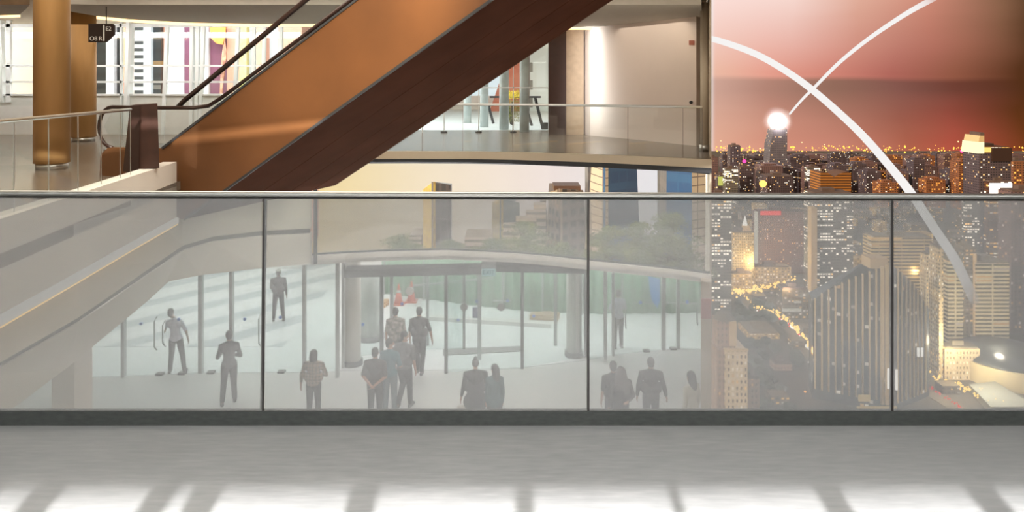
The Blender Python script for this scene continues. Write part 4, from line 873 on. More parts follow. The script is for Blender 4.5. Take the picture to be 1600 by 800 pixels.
# ================================================================ NIGHT CITY ON THE RIGHT
CZ = -250.0; CH = EYE-CZ
def CY(py): return CH*F/(py-HZ)
def CG(px, py, h=0.): Y = CY(py); return V((X(px, Y), Y, CZ+h))
gm, gnt, gout = newmat('city_ground'); k = N(gnt)
b = k.n('ShaderNodeBsdfPrincipled'); b.inputs['Roughness'].default_value = .9; k.l(b.outputs[0], gout.inputs[0]); tc = k.n('ShaderNodeTexCoord')
vo = k.n('ShaderNodeTexVoronoi'); vo.inputs['Scale'].default_value = .012; k.l(tc.outputs['Object'], vo.inputs[0]); nz = k.n('ShaderNodeTexNoise'); nz.inputs['Scale'].default_value = .02; nz.inputs['Detail'].default_value = 8; k.l(tc.outputs['Object'], nz.inputs[0])
k.l(k.mix(nz.outputs[0], lin((62, 62, 56))+(1,), lin((112, 98, 84))+(1,)), b.inputs['Base Color'])
gx = lambda px, Y: X(px, Y)
YF = CY(236)
struct('city_ground', MB().prism([(X(1095, 420), 420), (X(2100, 420), 420), (X(2100, YF), YF), (X(1095, YF), YF)], CZ-2, CZ), gm)
W_ = dict(
 dark=winmat('dark_tower_windows', (92, 76, 84), (42, 36, 44), 3.6, 3.6, .55, .5, .14, strength=1.1, coolshare=.5),
 mauve=winmat('hazed_mauve_windows', (120, 92, 92), (68, 54, 62), 4.2, 4., .5, .5, .11, strength=1.0, coolshare=.3),  # distance haze mixed into this and the dark wall colour
 amber=winmat('amber_tower_windows', (150, 96, 66), (76, 50, 40), 4.6, 4., .6, .5, .22, warm=(255, 170, 70), strength=1.3, coolshare=.15),
 white=winmat('bright_office_windows', (120, 112, 106), (70, 66, 68), 3.2, 3.4, .8, .5, .42, strength=2.6, coolshare=.9, rowbias=.6),
 cream=winmat('floodlit_cream_windows', (222, 196, 146), (116, 100, 80), 2.6, 3.3, .5, .5, .25, strength=1.8, coolshare=.5),  # floodlit look put into the pale wall colour
 hotel=winmat('hotel_windows', (128, 88, 76), (78, 50, 46), 3.0, 3.0, .5, .5, .12, strength=1.5),
 band=winmat('banded_cream', (232, 214, 168), (92, 84, 72), 40., 3.6, .96, .5, .12, strength=1., rowbias=1.),
 bandy=winmat('banded_yellow', (232, 200, 128), (80, 68, 54), 26., 3.9, .97, .45, .22, strength=1., rowbias=1.),
 glassd=winmat('dark_teal_glass', (64, 66, 66), (52, 56, 58), 3., 3.6, .8, .7, .05, strength=1.1, coolshare=.9, rough=.3),
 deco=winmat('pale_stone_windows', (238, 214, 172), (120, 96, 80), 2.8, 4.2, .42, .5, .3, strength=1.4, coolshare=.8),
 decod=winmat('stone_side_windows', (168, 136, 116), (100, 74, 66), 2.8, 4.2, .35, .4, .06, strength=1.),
 low=winmat('low_block_windows', (120, 104, 84), (60, 52, 46), 4., 3.4, .6, .45, .3, warm=(255, 200, 110), strength=1.3),
 lowlit=winmat('lit_low_block', (206, 174, 110), (120, 96, 60), 3.6, 3.4, .6, .5, .5, warm=(255, 214, 120), strength=1.5),  # floodlighting put into the yellow wall colour
)
M_roof = mat('dark_roof', (104, 84, 78), .9, var=.2, scale=.1); M_croof = mat('pale_roof', (140, 128, 108), .9, scale=.1)
OCC = []
def occ(x0, x1, y0, y1): OCC.append((x0-6, x1+6, y0-6, y1+6))
def bld(lab, a, b, yt, yb, m='dark', d=.8, parts=(), roof=None, name='tower_block', group=None, dep=None, cat='building', rotz=0.):
    """front face spans px a..b at the depth where pixel row yb is street level; yt = roof line"""
    Y = CY(yb); x0, x1 = X(a, Y), X(b, Y); w_ = x1-x0; dp = dep or w_*d; z1 = Z(yt, Y)
    o = empty(name, ((x0+x1)/2, Y+dp/2, CZ), lab, cat, group); occ(x0, x1, Y, Y+dp)
    MB().bb(x0, x1, Y, Y+dp, CZ, z1).build('tower', W_[m], o)
    rf_ = MB().bb(x0+w_*.04, x1-w_*.04, Y+dp*.04, Y+dp*.96, z1, z1+1.6).build('roof', roof or M_roof, o)
    MB().bb(x0+w_*.3, x0+w_*.62, Y+dp*.3, Y+dp*.7, z1+1.6, z1+5.5).build('roof_plant', roof or M_roof, rf_)
    return o, Y, x0, x1, z1, dp
def add(o, nm, m, px0, px1, y0, y1, Y, dp=3., smooth=False, lab=None):
    return MB().bb(X(px0, Y), X(px1, Y), Y-dp, Y, Z(y1, Y), Z(y0, Y)).build(nm, m, o, label=lab)
E_w = emat('white_glow', (255, 250, 240), 2.2); E_r = emat('red_neon', (255, 40, 36), 2.0); E_b = emat('violet_white_sign', (206, 196, 255), 2.4); E_o = emat('orange_glow_lamp', (255, 176, 84), 3.); E_y = emat('amber_street_lamp', (255, 176, 70), 2.6); E_p = emat('pink_sign', (255, 70, 150), 2.)

# slim tower with the star of light
Y = 1560.; o = empty('landmark_tower', (X(1216, Y), Y, CZ), 'slim dark tower crowned by a brilliant white light, left part of the night skyline', 'building')
def frus(a0, a1, y0, b0, b1, y1, Y, dp, m, nm, o):
    q0, q1, q2, q3 = P(a0, y0, Y), P(a1, y0, Y), P(b1, y1, Y), P(b0, y1, Y); d = V((0, dp, 0))
    MB().hexa([q0, q1, q1+d, q0+d, q3, q2, q2+d, q3+d]).build(nm, m, o)
W_['slim'] = winmat('slim_tower_windows', (112, 104, 112), (84, 78, 90), 4., 5., .5, .5, .10, strength=1.)
frus(1200, 1229, 305, 1204, 1230, 225, Y, 38, W_['slim'], 'shaft', o); frus(1204, 1230, 225, 1209, 1230, 203, Y, 36, W_['slim'], 'upper_shaft', o)
frus(1209, 1230, 203, 1213, 1226, 197, Y, 30, M_roof, 'crown', o); occ(X(1195, Y), X(1235, Y), Y, Y+45)
MB().bb(X(1201, Y), X(1231, Y), Y-4, Y, Z(271, Y), Z(263, Y)).build('light_band', E_b, o, label='violet white lit sign band')
MB().ell(P(1215, 190, Y), 8.2*Y/F, 24).build('beacon', emat('beacon_white', (255, 252, 255), 50.), o, smooth=True, label='brilliant white beacon')
hm, hnt, hout = newmat('beacon_haze'); k = N(hnt); tc = k.n('ShaderNodeTexCoord'); ln = k.n('ShaderNodeVectorMath', operation='LENGTH'); k.l(tc.outputs['Object'], ln.inputs[0])
R_ = 27*Y/F
vol = k.n('ShaderNodeVolumeScatter'); vol.inputs[0].default_value = (1, .97, .95, 1); fall = k.mr(ln.outputs['Value'], R_, R_*.25, 0, 1)
k.l(k.math('MULTIPLY', k.math('MULTIPLY', fall, fall), .02), vol.inputs['Density']); k.l(vol.outputs[0], hout.inputs['Volume'])
hz = MB().ell(P(1215, 190, Y), R_, 24).build('beacon_haze', hm, org=P(1215, 190, Y), smooth=True, label='faint round haze around the white beacon of the slim dark tower', cat='haze', kind='stuff')
# dark cluster at its foot
bld('block with scattered white windows at the foot of the beacon tower', 1199, 1240, 276, 330, 'dark')
bld('stepped dark tower with a square top near the left of the night skyline', 1141, 1157, 228, 300, 'dark')
o, Y, x0, x1, z1, dp = bld('brightly lit white glass block near the left of the night skyline', 1134, 1153, 264, 325, 'white')
bld('dark block between the white glass block and the orange glow', 1156, 1176, 262, 318, 'dark')
o, Y, x0, x1, z1, dp = bld('small block with a yellow green lit face at the left skyline', 1121, 1135, 274, 322, 'dark'); add(o, 'lit_face', emat('yellow_green', (226, 226, 120), .8), 1122, 1133, 276, 290, Y-.5, 1.)
bld('dark lower block at the foot of the left skyline beside the wall end', 1110, 1122, 246, 306, 'mauve')
for (a, b_, r, m, lab) in ((1192, 287, 5.5, E_o, 'round orange glowing lamp left of the beacon tower'), (1163, 252, 3, E_p, 'small pink sign lamp above the left skyline'), (1503, 236, 2.6, E_p, 'small pink lamp left of the tall amber tower')):
    Y = 1380.; MB().ell(P(a, b_, Y), r*Y/F, 14).build('glow_lamp', m, smooth=True, label=lab, cat='lamp')
# golden striped curved roofs
o = empty('curved_roof_hall', (X(1303, 1150), 1150, CZ), 'twin golden striped arched hall just above the handrail in the skyline', 'building')
W_['gold'] = winmat('gold_stripe_hall', (104, 66, 34), (190, 120, 50), 60, 4.4, 1., .4, .0)
for s_, (a, b_) in ((0, (1282, 1303)), (1, (1303, 1330))):
    pts = []
    for i in range(9):
        t = i/8; px = a+(b_-a)*t; yv = 278-9*math.sin(PI*(t*.6+(.05 if s_ else .35)))
        pts.append(P(px, yv, 1150))
    pts += [P(b_, 330, 1150), P(a, 330, 1150)]
    MB().extr(pts, (0, 40, 0)).build('arched_wing', W_['gold'], o)
occ(X(1280, 1150), X(1332, 1150), 1150, 1190)
bld('dark block with slanting zebra rows of white windows beside the golden hall', 1263, 1281, 262, 322, 'white')
# amber crowned tower at the right
o, Y, x0, x1, z1, dp = bld('tall amber tower with a glowing sloping crown at the right of the skyline', 1530, 1580, 231, 405, 'dark', dep=36)
W_['amb2'] = winmat('amber_office_rows', (104, 62, 38), (60, 34, 24), 5., 4.6, .86, .45, .42, warm=(255, 196, 96), cool=(255, 246, 220), strength=1.5, rowbias=.6)
o.children[0].data.materials[0] = W_['amb2']
frus(1527, 1538, 240, 1529, 1538, 222, Y-2, 36, emat('cream_crown_glow', (255, 236, 190), 1.3), 'crown_glowing_base', o); frus(1529, 1538, 222, 1531, 1538, 212, Y-2, 33, mat('crown_stone', (226, 196, 150), .6), 'crown', o)  # lower crown glows itself in place of floodlighting
frus(1532, 1538, 212, 1532, 1538, 207, Y-2, 24, M_roof, 'crown_cap', o); add(o, 'lit_floor', emat('amber_floor', (255, 200, 110), 1.4), 1537, 1548, 230, 238, Y, 1.); add(o, 'dark_shoulder', mat('dark_brown_roof', (58, 34, 26), .8), 1549, 1580, 231, 252, Y-.1, 2.)
pass
o, Y, x0, x1, z1, dp = bld('small flat block with a blinding white lit front below the amber tower', 1544, 1583, 284, 420, 'amb2', d=.25); add(o, 'lit_front', E_w, 1546, 1580, 286, 302, Y, 2.)
o.location.y -= 0
bld('orange striped block at the far right edge of the skyline', 1583, 1602, 252, 372, 'amber')
bld('broad dark orange block behind, right edge of the picture', 1580, 1640, 258, 345, 'amber')
# behind the glass ----------------------------------------------------------
bld('bright window tower at the left edge behind the glass, beside the wall end', 1108, 1143, 306, 486, 'white', d=.5)
o, Y, x0, x1, z1, dp = bld('amber stone tower with a small glowing spire top', 1145, 1178, 364, 452, 'cream', d=.6)
frus(1160, 1176, 364, 1163, 1170, 352, Y+2, 8, mat('crown_stone', (226, 196, 150), .6), 'spire_base', o); MB().cyl(P(1164, 352, Y+4), 3.2, 12, 10, r2=.3).build('spire', E_w, o)  # spire emits its own white instead of being floodlit
o, Y, x0, x1, z1, dp = bld('reddish brown hotel slab with a red neon roof sign', 1183, 1262, 332, 428, 'hotel', d=.3)
MB().bb(X(1188, Y), X(1220, Y), Y-1, Y, Z(336, Y), Z(329.5, Y)).build('neon_sign', E_r, o, label='red neon roof sign'); add(o, 'corner_lights', emat('white_corner_lights', (255, 246, 225), 1.1), 1178.5, 1183, 330, 418, Y, 3.)
o, Y, x0, x1, z1, dp = bld('tall white office tower with rows of lit windows left of centre, behind the glass', 1271, 1333, 303, 462, 'white', d=.6); add(o, 'floodlit_edge', mat('crown_stone', (226, 196, 150), .6), 1262, 1271, 322, 452, Y, 10.)
bld('low amber block row under the hotel slab', 1178, 1236, 418, 448, 'lowlit', d=.3)
bld('small bright amber block at the foot of the spire tower', 1143, 1176, 428, 460, 'lowlit', d=.4)
o, Y, x0, x1, z1, dp = bld('stepped mid rise block with curved white lit terraces', 1222, 1262, 452, 498, 'low', d=.6)
add(o, 'lit_terrace', emat('pale_terrace', (240, 232, 210), 1.0), 1222, 1251, 482, 486, Y, 2.); add(o, 'lit_terrace', emat('pale_terrace', (240, 232, 210), 1.0), 1240, 1251, 470, 473, Y, 2.)
bld('yellow banded slab behind the dark finned tower', 1362, 1456, 371, 470, 'bandy', d=.3, roof=M_croof)
o, Y, x0, x1, z1, dp = bld('brown tower with a row of small square windows right of the finned tower', 1446, 1466, 398, 575, 'cream', d=.8)
bld('left cream banded twin tower', 1481, 1505, 408, 558, 'band', d=1.2, roof=M_croof)
add(bld('narrow service shaft joining the cream twin towers', 1505, 1524, 388, 556, 'low', d=1.2, roof=M_croof)[0], 'side_rib', mat('crown_stone', (226, 196, 150), .6), 1520, 1524, 396, 540, CY(556), 2.)
bld('right cream banded twin tower', 1525, 1577, 412, 558, 'band', d=.8, roof=M_croof)
bld('tall pale fin wall left of the cream twin towers', 1467, 1474, 388, 592, 'cream', dep=14)
bld('dark tower at the right edge behind the twin towers', 1580, 1640, 300, 520, 'mauve', d=.5)
bld('tower with short white lit window bars behind the twin towers', 1508, 1530, 312, 440, 'white', d=.4)
o, Y, x0, x1, z1, dp = bld('white floodlit podium block under the cream twin towers', 1476, 1531, 545, 594, 'deco', d=.4, roof=M_croof)
# central finned tower
Yf = CY(642); o = empty('finned_tower', (X(1380, Yf), Yf+20, CZ), 'large dark faceted tower with tall cream vertical fins in front', 'building')
M_fin = mat('cream_fin', (226, 200, 150), .5)
pl_ = [(1270, Yf+22, 470, 642), (1286, Yf+18, 458, 0), (1330, Yf+8, 436, 0), (1384, Yf, 416, 0), (1396, Yf+1, 416, 0), (1428, Yf+14, 446, 0), (1452, Yf+26, 484, 0)]
pz = [V((X(a, y_), y_, Z(t_, y_))) for a, y_, t_, _ in pl_]
mb = MB(); bot = [mb.bm.verts.new((p.x, p.y, CZ)) for p in pz]; tpv = [mb.bm.verts.new(p) for p in pz]
bb_ = [(pz[-1].x+2, Yf+48, pz[-1].z), (pz[3].x+8, Yf+40, pz[3].z-4), (pz[0].x+6, Yf+44, pz[0].z)]
bot += [mb.bm.verts.new((p[0], p[1], CZ)) for p in bb_]; tpv += [mb.bm.verts.new(p) for p in bb_]
n = len(bot)
for i in range(n): mb.bm.faces.new((bot[i], bot[(i+1) % n], tpv[(i+1) % n], tpv[i]))
for i in range(1, n-1): mb.bm.faces.new((tpv[0], tpv[i], tpv[i+1]))
mb.build('glass_body', W_['glassd'], o)
def on_f(px):
    for i in range(len(pl_)-1):
        if pl_[i][0] <= px <= pl_[i+1][0]:
            t = (px-pl_[i][0])/(pl_[i+1][0]-pl_[i][0]); return pl_[i][1]*(1-t)+pl_[i+1][1]*t, pl_[i][2]*(1-t)+pl_[i+1][2]*t
for i in range(10):
    px = 1273+i*10.6; Yq, ty = on_f(px); MB().bb(X(px-.7, Yq), X(px+.7, Yq), Yq-1.6, Yq+.5, CZ+8, Z(ty-2, Yq)).build('fin', M_fin, o)
for px in (1378, 1385, 1390, 1402, 1408, 1415, 1421, 1427, 1433, 1439, 1445): 
    Yq, ty = on_f(px); w2 = 2.2 if px in (1378, 1385) else 1.
    MB().bb(X(px-w2, Yq), X(px+w2, Yq), Yq-1.6, Yq+.5, CZ+5, Z(ty-2, Yq)).build('fin', M_fin, o)
for px, a, b_ in ((1386, 574, 606), (1392, 574, 608), (1399, 576, 608), (1433, 542, 556), (1439, 542, 556)):
    Yq, ty = on_f(px); MB().bb(X(px-1.6, Yq), X(px+1.6, Yq), Yq-2., Yq-1.2, Z(b_, Yq), Z(a, Yq)).build('lobby_light', E_w, o)
MB().bb(X(1372, Yf)-2, X(1396, Yf), Yf+8, Yf+22, Z(424, Yf), Z(408, Yf)).build('roof_box', mat('crown_stone', (226, 196, 150), .6), o)
occ(X(1265, Yf), X(1458, Yf), Yf-10, Yf+80)
MB().bb(X(1300, 480), X(1480, 500), 482, 520, CZ-2, CZ+12).build('podium_roof', mat('dark_podium', (70, 68, 66), .8), label='dark flat podium roof at the foot of the finned tower', cat='building')
for i, (a, b_, c_, d_) in enumerate(((1340, 1358, 616, 626), (1338, 1400, 634, 640))):
    MB().bb(X(a, 481), X(b_, 481), 479.5, 480.4, Z(d_, 481), Z(c_, 481)).build('lit_canopy', emat('amber_canopy', (240, 200, 120), .8), label=('small amber lit strip at the foot of the finned tower', 'long amber lit strip at the bottom edge under the finned tower')[i], cat='canopy')
# stone tower lower left
Yd = CY(720); o = empty('stone_tower', (X(1142, Yd), Yd+14, CZ), 'pale stepped stone tower at the lower left of the night city', 'building')
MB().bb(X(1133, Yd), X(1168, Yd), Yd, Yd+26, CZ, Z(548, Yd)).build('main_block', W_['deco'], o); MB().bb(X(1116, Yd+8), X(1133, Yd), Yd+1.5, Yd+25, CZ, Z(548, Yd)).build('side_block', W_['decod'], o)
MB().bb(X(1131, Yd), X(1169, Yd), Yd-.5, Yd+.8, Z(549, Yd), Z(545, Yd)).build('cornice', M_fin, o)
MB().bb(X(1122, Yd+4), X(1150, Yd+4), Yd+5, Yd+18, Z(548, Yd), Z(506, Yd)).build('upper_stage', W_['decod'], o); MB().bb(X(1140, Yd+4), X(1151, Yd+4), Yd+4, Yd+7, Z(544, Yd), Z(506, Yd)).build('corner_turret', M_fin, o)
MB().cyl((X(1136, Yd+4), Yd+11, Z(506, Yd)), 7.5, 4.5, 8, r2=4).build('cap_roof', mat('green_grey_roof', (120, 112, 100), .8), o)
bld('small stone block with a shadowed portal right of the pale stone tower', 1170, 1187, 592, 690, 'decod', d=.8)
# long low courtyard building, round hall
o, Y, x0, x1, z1, dp = bld('long low cream courtyard building in the dark park', 1170, 1218, 522, 530, 'lowlit', dep=34, roof=M_croof)
bld('low pinkish building with flat roof in the dark park', 1210, 1238, 570, 579, 'decod', dep=12)
Y = CY(600); o = empty('domed_hall', (X(1590, Y), Y, CZ), 'round hall with a low glass vault at the right bottom of the city', 'building')
MB().cyl((X(1600, Y), Y+20, CZ), 42, 16, 40).build('drum', mat('ivory_drum', (206, 188, 150), .6), o, smooth=False); MB().ell((X(1600, Y), Y+20, CZ+16), (40, 40, 9), 32).build('glass_vault', W_['glassd'], o, smooth=True)
occ(X(1600, Y)-45, X(1600, Y)+45, Y-25, Y+65)
Y = CY(648); MB().prism([(X(1548, Y), Y), (X(1620, Y), Y), (X(1620, Y), Y+46), (X(1568, Y), Y+40)], CZ, CZ+6).build('pale_hall', mat('pale_hall', (150, 150, 142), .7), label='pale floodlit flat hall at the bottom right corner of the city', cat='building')

# ---- generic blocks
rnd = random.Random(11)
def free(x0, x1, y0, y1):
    for a, b_, c_, d_ in OCC:
        if x0 < b_ and x1 > a and y0 < d_ and y1 > c_: return False
    return True
GR = {'dark': ('dark high-rise with scattered lit windows in the crowded skyline', 'dark skyline high-rises'), 'mauve': ('mauve grey high-rise in the crowded skyline', 'mauve skyline high-rises'), 'amber': ('rust amber lit high-rise in the crowded skyline', 'amber skyline high-rises'),
      'low': ('low brownish block among the streets of the night city', 'low brownish city blocks'), 'lowlit': ('low floodlit yellow block among the streets of the night city', 'low floodlit city blocks')}
protos = {}
def inst(kind, x, y, w_, d_, h_):
    if kind not in protos:
        o = MB().bb(-.5, .5, -.5, .5, 0, 1).build('city_block', W_[kind], label=GR[kind][0], cat='building', group=GR[kind][1], org=(0, 0, 0))
        # mesh in metres so that the windows keep their size
        protos[kind] = True; COL.objects.unlink(o); bpy.data.objects.remove(o)
    mb = MB(); mb.bb(x-w_/2, x+w_/2, y-d_/2, y+d_/2, CZ, CZ+h_)
    if h_ > 35: mb.bb(x-w_*.3, x+w_*.25, y-d_*.3, y+d_*.3, CZ+h_, CZ+h_+4)
    o = mb.build('city_block', W_[kind], label=GR[kind][0], cat='building', group=GR[kind][1]); occ(x-w_/2, x+w_/2, y-d_/2, y+d_/2)
cnt = 0
for i in range(5200):
    if cnt > 250: break
    py = 238+(rnd.random()**2.1)*210; px = rnd.uniform(1108, 1615)
    Y = CY(py); x = X(px, Y)
    far = py < 330
    if far:
        w_ = rnd.uniform(22, 48); d_ = rnd.uniform(20, 40); h_ = rnd.choice((25, 35, 50, 60, 75, 95))*rnd.uniform(.7, 1.15)
        top = HZ-(CZ+h_-EYE)/Y*F
        if top < 239: h_ = CH-(239-HZ)/F*Y+rnd.uniform(-10, 0)
        if h_ < 12: continue
        kd = rnd.choice(('dark', 'dark', 'mauve', 'mauve', 'amber' if px > 1340 else 'mauve'))
    else:
        if 1140 < px < 1290 and py > 425: continue
        w_ = rnd.uniform(14, 30); d_ = rnd.uniform(12, 24); h_ = rnd.uniform(8, 24); kd = rnd.choice(('low', 'low', 'lowlit'))
    if x-w_/2 < .292*(Y+d_): continue
    if free(x-w_/2, x+w_/2, Y-d_/2, Y+d_/2): inst(kd, x, Y, w_, d_, h_); cnt += 1
for (px, py) in ((1186, 470), (1200, 462), (1262, 520), (1245, 540), (1480, 612), (1500, 604), (1462, 604), (1240, 612), (1215, 628)):
    Y = CY(py); x = X(px, Y)
    if free(x-7, x+7, Y-6, Y+6): inst('low', x, Y, 14, 11, 7)

# ---- countless lights and trees
def dots(name, pts, m, lab, cat, base=None):
    vs_, fs = [], []
    for p, r in pts:
        i = len(vs_)
        for d in ((r, 0, 0), (-r, 0, 0), (0, r, 0), (0, -r, 0), (0, 0, r), (0, 0, -r)): vs_.append((p[0]+d[0], p[1]+d[1], p[2]+d[2]))
        fs += [(i, i+2, i+4), (i+2, i+1, i+4), (i+1, i+3, i+4), (i+3, i, i+4), (i+2, i, i+5), (i+1, i+2, i+5), (i+3, i+1, i+5), (i, i+3, i+5)]
    me = bpy.data.meshes.new(name); me.from_pydata(vs_, [], fs); me.materials.append(m); o = bpy.data.objects.new(name, me); COL.objects.link(o)
    tag(o, lab, cat, kind='stuff'); return o
pts = []
for i in range(220):
    px = rnd.uniform(1112, 1602); py = 238+abs(rnd.gauss(0, 3.2)); Y = CY(py); pts.append(((X(px, Y), Y, CZ+rnd.uniform(6, 26)), rnd.choice((1.4, 1.8, 2.6, 3.8))))
dots('horizon_lights', pts, E_y, 'string of countless amber lights along the far edge of the city', 'lights')
pts = []
for i in range(200):
    py = 245+rnd.random()**1.3*190; px = rnd.uniform(1112, 1602); Y = CY(py); pts.append(((X(px, Y), Y, CZ+rnd.uniform(6, 60)), rnd.choice((.8, 1.1, 1.5))*Y/1300))
dots('street_lights', pts, emat('mixed_lamp', (255, 214, 150), 2.2), 'countless pale street lights scattered among the city blocks', 'lights')
def road(poly, n, spread, m, nm, lab, r=.9, h=2.):
    pts = []
    for i in range(n):
        t = rnd.random()*(len(poly)-1); j = int(t); f_ = t-j
        a, b_ = poly[j], poly[j+1]; px = a[0]+(b_[0]-a[0])*f_+rnd.gauss(0, spread); py = a[1]+(b_[1]-a[1])*f_+rnd.gauss(0, spread*.6)
        pts.append((tuple(CG(px, py, h)), r*1.5*rnd.uniform(.5, 1.3)))
    dots(nm, pts, m, lab, 'lights')
rd = [(1150, 462), (1185, 488), (1215, 498), (1240, 515), (1262, 545), (1275, 560)]
def strip_road(poly, wd, m, nm):
    L_, R__ = [], []
    for i, (a, b_) in enumerate(poly):
        p = CG(a, b_); q_ = CG(*poly[min(i+1, len(poly)-1)]); q0 = CG(*poly[max(i-1, 0)]); d = (q_-q0).normalized(); nrm = V((-d.y, d.x, 0))*wd
        L_.append(p+nrm); R__.append(p-nrm)
    struct(nm, MB().loft([L_, R__], (0, 0, .25)), m)
M_rd = mat('asphalt', (120, 108, 90), .7)
strip_road(rd, 9, M_rd, 'road_avenue'); strip_road([(1146, 470), (1180, 452), (1225, 446), (1262, 470)], 7, M_rd, 'road_cross'); strip_road([(1445, 608), (1480, 628), (1515, 650), (1530, 670)], 8, M_rd, 'road_right')
road(rd, 90, 2.6, emat('amber_lamp', (255, 206, 110), 4.), 'avenue_lamps', 'countless amber lamps along the curving avenue', 1.1, 6)
road(rd[1:], 50, 1., emat('white_head', (255, 250, 240), 4.), 'headlights', 'countless white headlights on the curving avenue', .7)
road(rd[1:], 30, 1., emat('red_tail', (255, 40, 30), 4.), 'tail_lights', 'countless red tail lights on the curving avenue', .6)
road([(1146, 466), (1160, 456), (1180, 462), (1215, 452), (1240, 440)], 130, 5, emat('amber_lamp', (255, 206, 110), 2.4), 'plaza_lamps', 'countless amber lamps on the square below the spire tower', 1.2, 6)
road([(1448, 606), (1490, 632), (1520, 652)], 40, 1.6, E_r, 'red_traffic_lights', 'countless red traffic lights on the street right of the finned tower', .5)
road([(1450, 598), (1500, 612), (1545, 628), (1560, 640)], 80, 6, emat('amber_lamp', (255, 206, 110), 2.4), 'corner_lamps', 'countless amber lamps on the bright corner street at the bottom right', .8, 5)
# dark park trees
vsn = []
mb = MB()
for i in range(230):
    px = rnd.uniform(1115, 1275); py = rnd.choice((rnd.uniform(478, 516), rnd.uniform(536, 640), rnd.uniform(585, 645)))
    if px > 1225 and py < 560: continue
    g = CG(px, py); r = rnd.uniform(3.5, 6.5)
    if not free(g.x-2, g.x+2, g.y-2, g.y+2): continue
    bmesh.ops.create_icosphere(mb.bm, subdivisions=2, radius=1, matrix=Matrix.Translation(g+V((0, 0, r*.8))) @ Matrix.Diagonal((r, r, r*.85, 1)))
for v_ in mb.bm.verts: v_.co += V((noise.noise(v_.co*.5), noise.noise(v_.co*.5+V((9, 9, 9))), noise.noise(v_.co*.5+V((4, 0, 7)))))*1.6
mb.build('park_trees', mat('dark_leaves', (64, 72, 56), .9, var=.4, scale=.3), recalc=False, label='dark tree canopy filling the park below the avenue', cat='trees', kind='stuff')
# warm street glow lamps
for px, py, e, c_ in ((1166, 462, 1.5e5, (1, .75, .35)), (1195, 470, 3e5, (1, .75, .35)), (1230, 500, 2e5, (1, .8, .5)), (1262, 545, 2e5, (1, .9, .7)), (1225, 440, 4e5, (1, .78, .4)), (1500, 612, 5e5, (1, .85, .5)), (1545, 628, 9e5, (1, .95, .8)), (1480, 600, 2e5, (1, .8, .4)), (1258, 612, 1.2e5, (1, .5, .15)), (1178, 455, 2e5, (1, .8, .4)), (1430, 470, 3e5, (1, .8, .5)), (1560, 590, 4e5, (1, .9, .7)), (1350, 455, 3e5, (1, .8, .5))):
    lamp('street_glow', 'POINT', CG(px, py, 34), e*.2, c_, 3.)
# arcs of light over the city
def arc(pts, wpx, Ys, lab, nm='light_arc', endfade=False):
    P3 = [V((a, b_, 0)) for a, b_ in pts]; out = []; rad = []
    n = len(P3); M_ = 64
    for i in range(M_+1):
        t = i/M_*(n-1); j = min(int(t), n-2); f_ = t-j
        p0, p1, p2, p3 = P3[max(j-1, 0)], P3[j], P3[j+1], P3[min(j+2, n-1)]
        q_ = .5*((2*p1)+(-p0+p2)*f_+(2*p0-5*p1+4*p2-p3)*f_*f_+(-p0+3*p1-3*p2+p3)*f_**3)
        g_ = i/M_; Y = Ys[0]*(1-g_)+Ys[1]*g_; out.append(P(q_.x, q_.y, Y)); rad.append((wpx[0]*(1-g_)+wpx[1]*g_)/2/F*Y)
    m, nt, o_ = newmat(nm); k = N(nt); e = k.n('ShaderNodeEmission'); e.inputs[0].default_value = (1, .97, .95, 1); e.inputs[1].default_value = .93
    t_ = k.n('ShaderNodeBsdfTransparent'); mx = k.n('ShaderNodeMixShader'); tc = k.n('ShaderNodeTexCoord'); s_ = k.n('ShaderNodeSeparateXYZ'); k.l(tc.outputs['Generated'], s_.inputs[0])
    k.l(k.mr(s_.outputs[0], *endfade), mx.inputs[0]); k.l(t_.outputs[0], mx.inputs[1]); k.l(e.outputs[0], mx.inputs[2]); k.l(mx.outputs[0], o_.inputs[0])
    MB().tube(out, rad, 10).build('light_arc', m, smooth=True, label=lab, cat='light arc')
arc([(1099, 59), (1125, 64), (1180, 84), (1228, 111), (1270, 141), (1315, 180), (1352, 216), (1392, 262), (1425, 304), (1460, 357), (1490, 402), (1508, 438), (1522, 468)], (9, 15), (300, 560), 'long white light arc falling from upper left across the night sky to the twin towers', endfade=(1.0, .82, .12, 1.))
arc([(1234, 178), (1252, 157), (1275, 134), (1310, 99), (1350, 66), (1390, 38), (1425, 16), (1460, -3)], (3, 9), (1560, 500), 'thinner white light arc rising from the beacon tower to the upper right', endfade=(0., .25, .15, 1.))

for (a, b_, r, m, lab) in ((1258, 612, 3.4, E_o, 'orange street lamp in the dark park near the foot of the finned tower'), (1264, 566, 3.2, E_w, 'white street lamp beside the avenue left of the finned tower'), (1190, 577, 2.4, E_w, 'small white lamp in the dark park right of the stone tower'), (1262, 541, 7, E_w, 'cluster of white vehicle lights where the avenue meets the finned tower')):
    Y = CY(b_+3)-4; g = P(a, b_, Y)
    t_ = empty('street_lamp', (g.x, g.y, CZ), lab, 'lamp'); rr = r*.62*Y/F; MB().ell(g, (rr, rr, rr*.7), 14).build('globe', m, t_, smooth=True)
    MB().cyl((g.x, g.y, CZ), .3, max(1., g.z-CZ-rr*.5), 6).build('lamp_post', M_roof, t_)

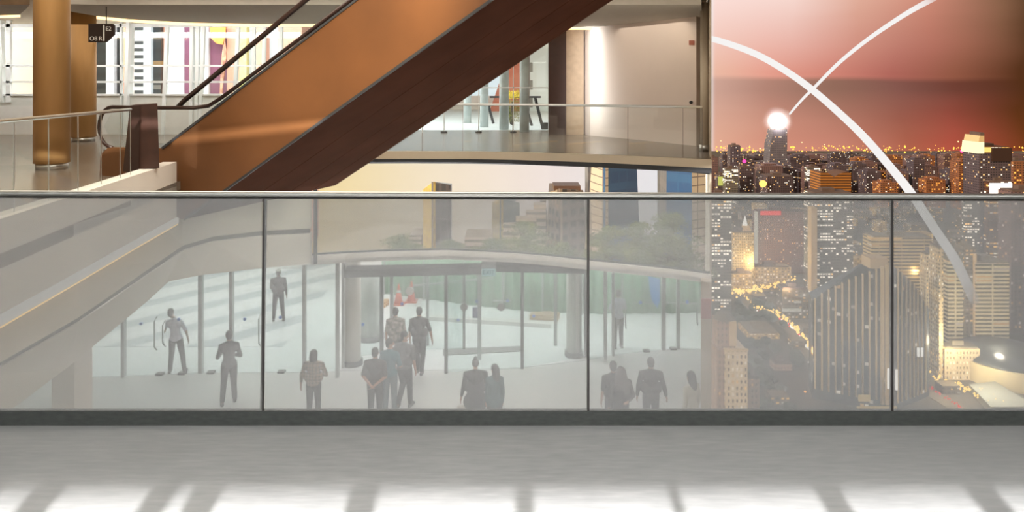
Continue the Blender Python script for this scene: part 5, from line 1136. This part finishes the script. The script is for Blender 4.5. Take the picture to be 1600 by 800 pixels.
# ================================================================ ADDED FILL LIGHTS, UNSEEN, AND LOW SUN
lamp('floor_patch_fill', 'AREA', (0, LY, LZ), 10500, (1, .99, .97), .04, .14, look=(0, YT-1, 0))  # added unseen lamp, throws the window patches in place of sunlight
lamp('balcony_fill', 'AREA', (0, -.2, 2.95), 365, (.97, .99, 1), 14, .8, look=(0, -.2, 0))  # added fill for the floor and the glass film, no fixture
lamp('void_fill', 'AREA', (-4, 8.5, 8.0), 1550, (1, .9, .76), 12, 6, look=(-4, 8.5, 0))  # added warm fill over the void, unseen
lamp('gallery_fill', 'AREA', (-8, 18.5, 3.2), 120, (1, .9, .76), 14, 3, look=(-8, 18.5, 0))  # added fill under the soffit, no fixture built
lamp('gallery_fill', 'AREA', (1.5, 19, 3.2), 80, (1, .9, .76), 6, 3, look=(1.5, 19, 0))  # second added fill, right part of the gallery
lamp('escalator_fill', 'SPOT', (-1.5, 6.5, 5.5), 2000, (1, .82, .55), .5, look=(-2.0, 10.3, 2.8), spot=.75)  # unseen spot added to brighten the upper bronze cladding
lamp('curved_wall_fill', 'SPOT', (3.6, 17.0, 3.2), 35, (1, .85, .6), .1, look=(4.0, 19.2, 1.8), spot=1.6)  # unseen warm spot added on the curved wall
lamp('wall_daylight_fill', 'AREA', (X(905, 22), 21.0, 1.8), 30, (.95, 1, 1), .4, 3.2, look=(X(930, 22), 21.6, 1.7))  # added area light, stands in for daylight on the wall edge
lamp('lobby_light', 'AREA', (-3, 14.5, -.4), 850, (1, .97, .93), 14, 4, look=(-3, 15, -6))  # unseen fill added to brighten the lobby
lamp('plaza_fill', 'AREA', (-3, 21.3, -.5), 1500, (1, 1, 1), 18, 3.2, look=(-3, 21.3, -6))  # unseen fill added under the gallery slab for the paving
lamp('plaza_fill', 'AREA', (-13, 26, 6), 2600, (1, 1, 1), 10, 8, look=(-13, 26, -6))  # unseen fill added above the left plaza
lamp('terrace_fill', 'AREA', (-3, 26, 6), 900, (1, 1, 1), 14, 6, look=(-3, 26, 0))  # unseen fill added above the terrace
lamp('store_front_fill', 'AREA', (-14, 25.5, 7.5), 380, (1, 1, 1), 12, 2, look=(-14, 31, 1))  # unseen fill added for the store front, no street lamp

l_ = bpy.data.lights.new('low_sun', 'SUN'); l_.energy = 3.2; l_.color = (1, .84, .6); l_.angle = .02; o = bpy.data.objects.new('low_sun', l_); COL.objects.link(o); o.rotation_euler = V((1, .55, -.38)).to_track_quat('-Z', 'Y').to_euler()
lamp('pine_fill', 'AREA', (0, 31, -1.6), 1600, (1, .98, .9), 14, 1.5, look=(0, 38, -7))  # unseen fill added behind the slab to brighten the pines
lamp('mullion_fill', 'AREA', (-10, 20.6, 3.2), 210, (1, .99, .96), 18, .3, look=(-10, 22, 1.2))  # unseen fill added to whiten the window wall
lamp('floor_gradient_fill', 'AREA', (0, LY+1.0, LZ-.95), 2600, (1, 1, 1), 7, .9, look=(0, YT-1, 0))  # unseen area light added to grade the floor brightness
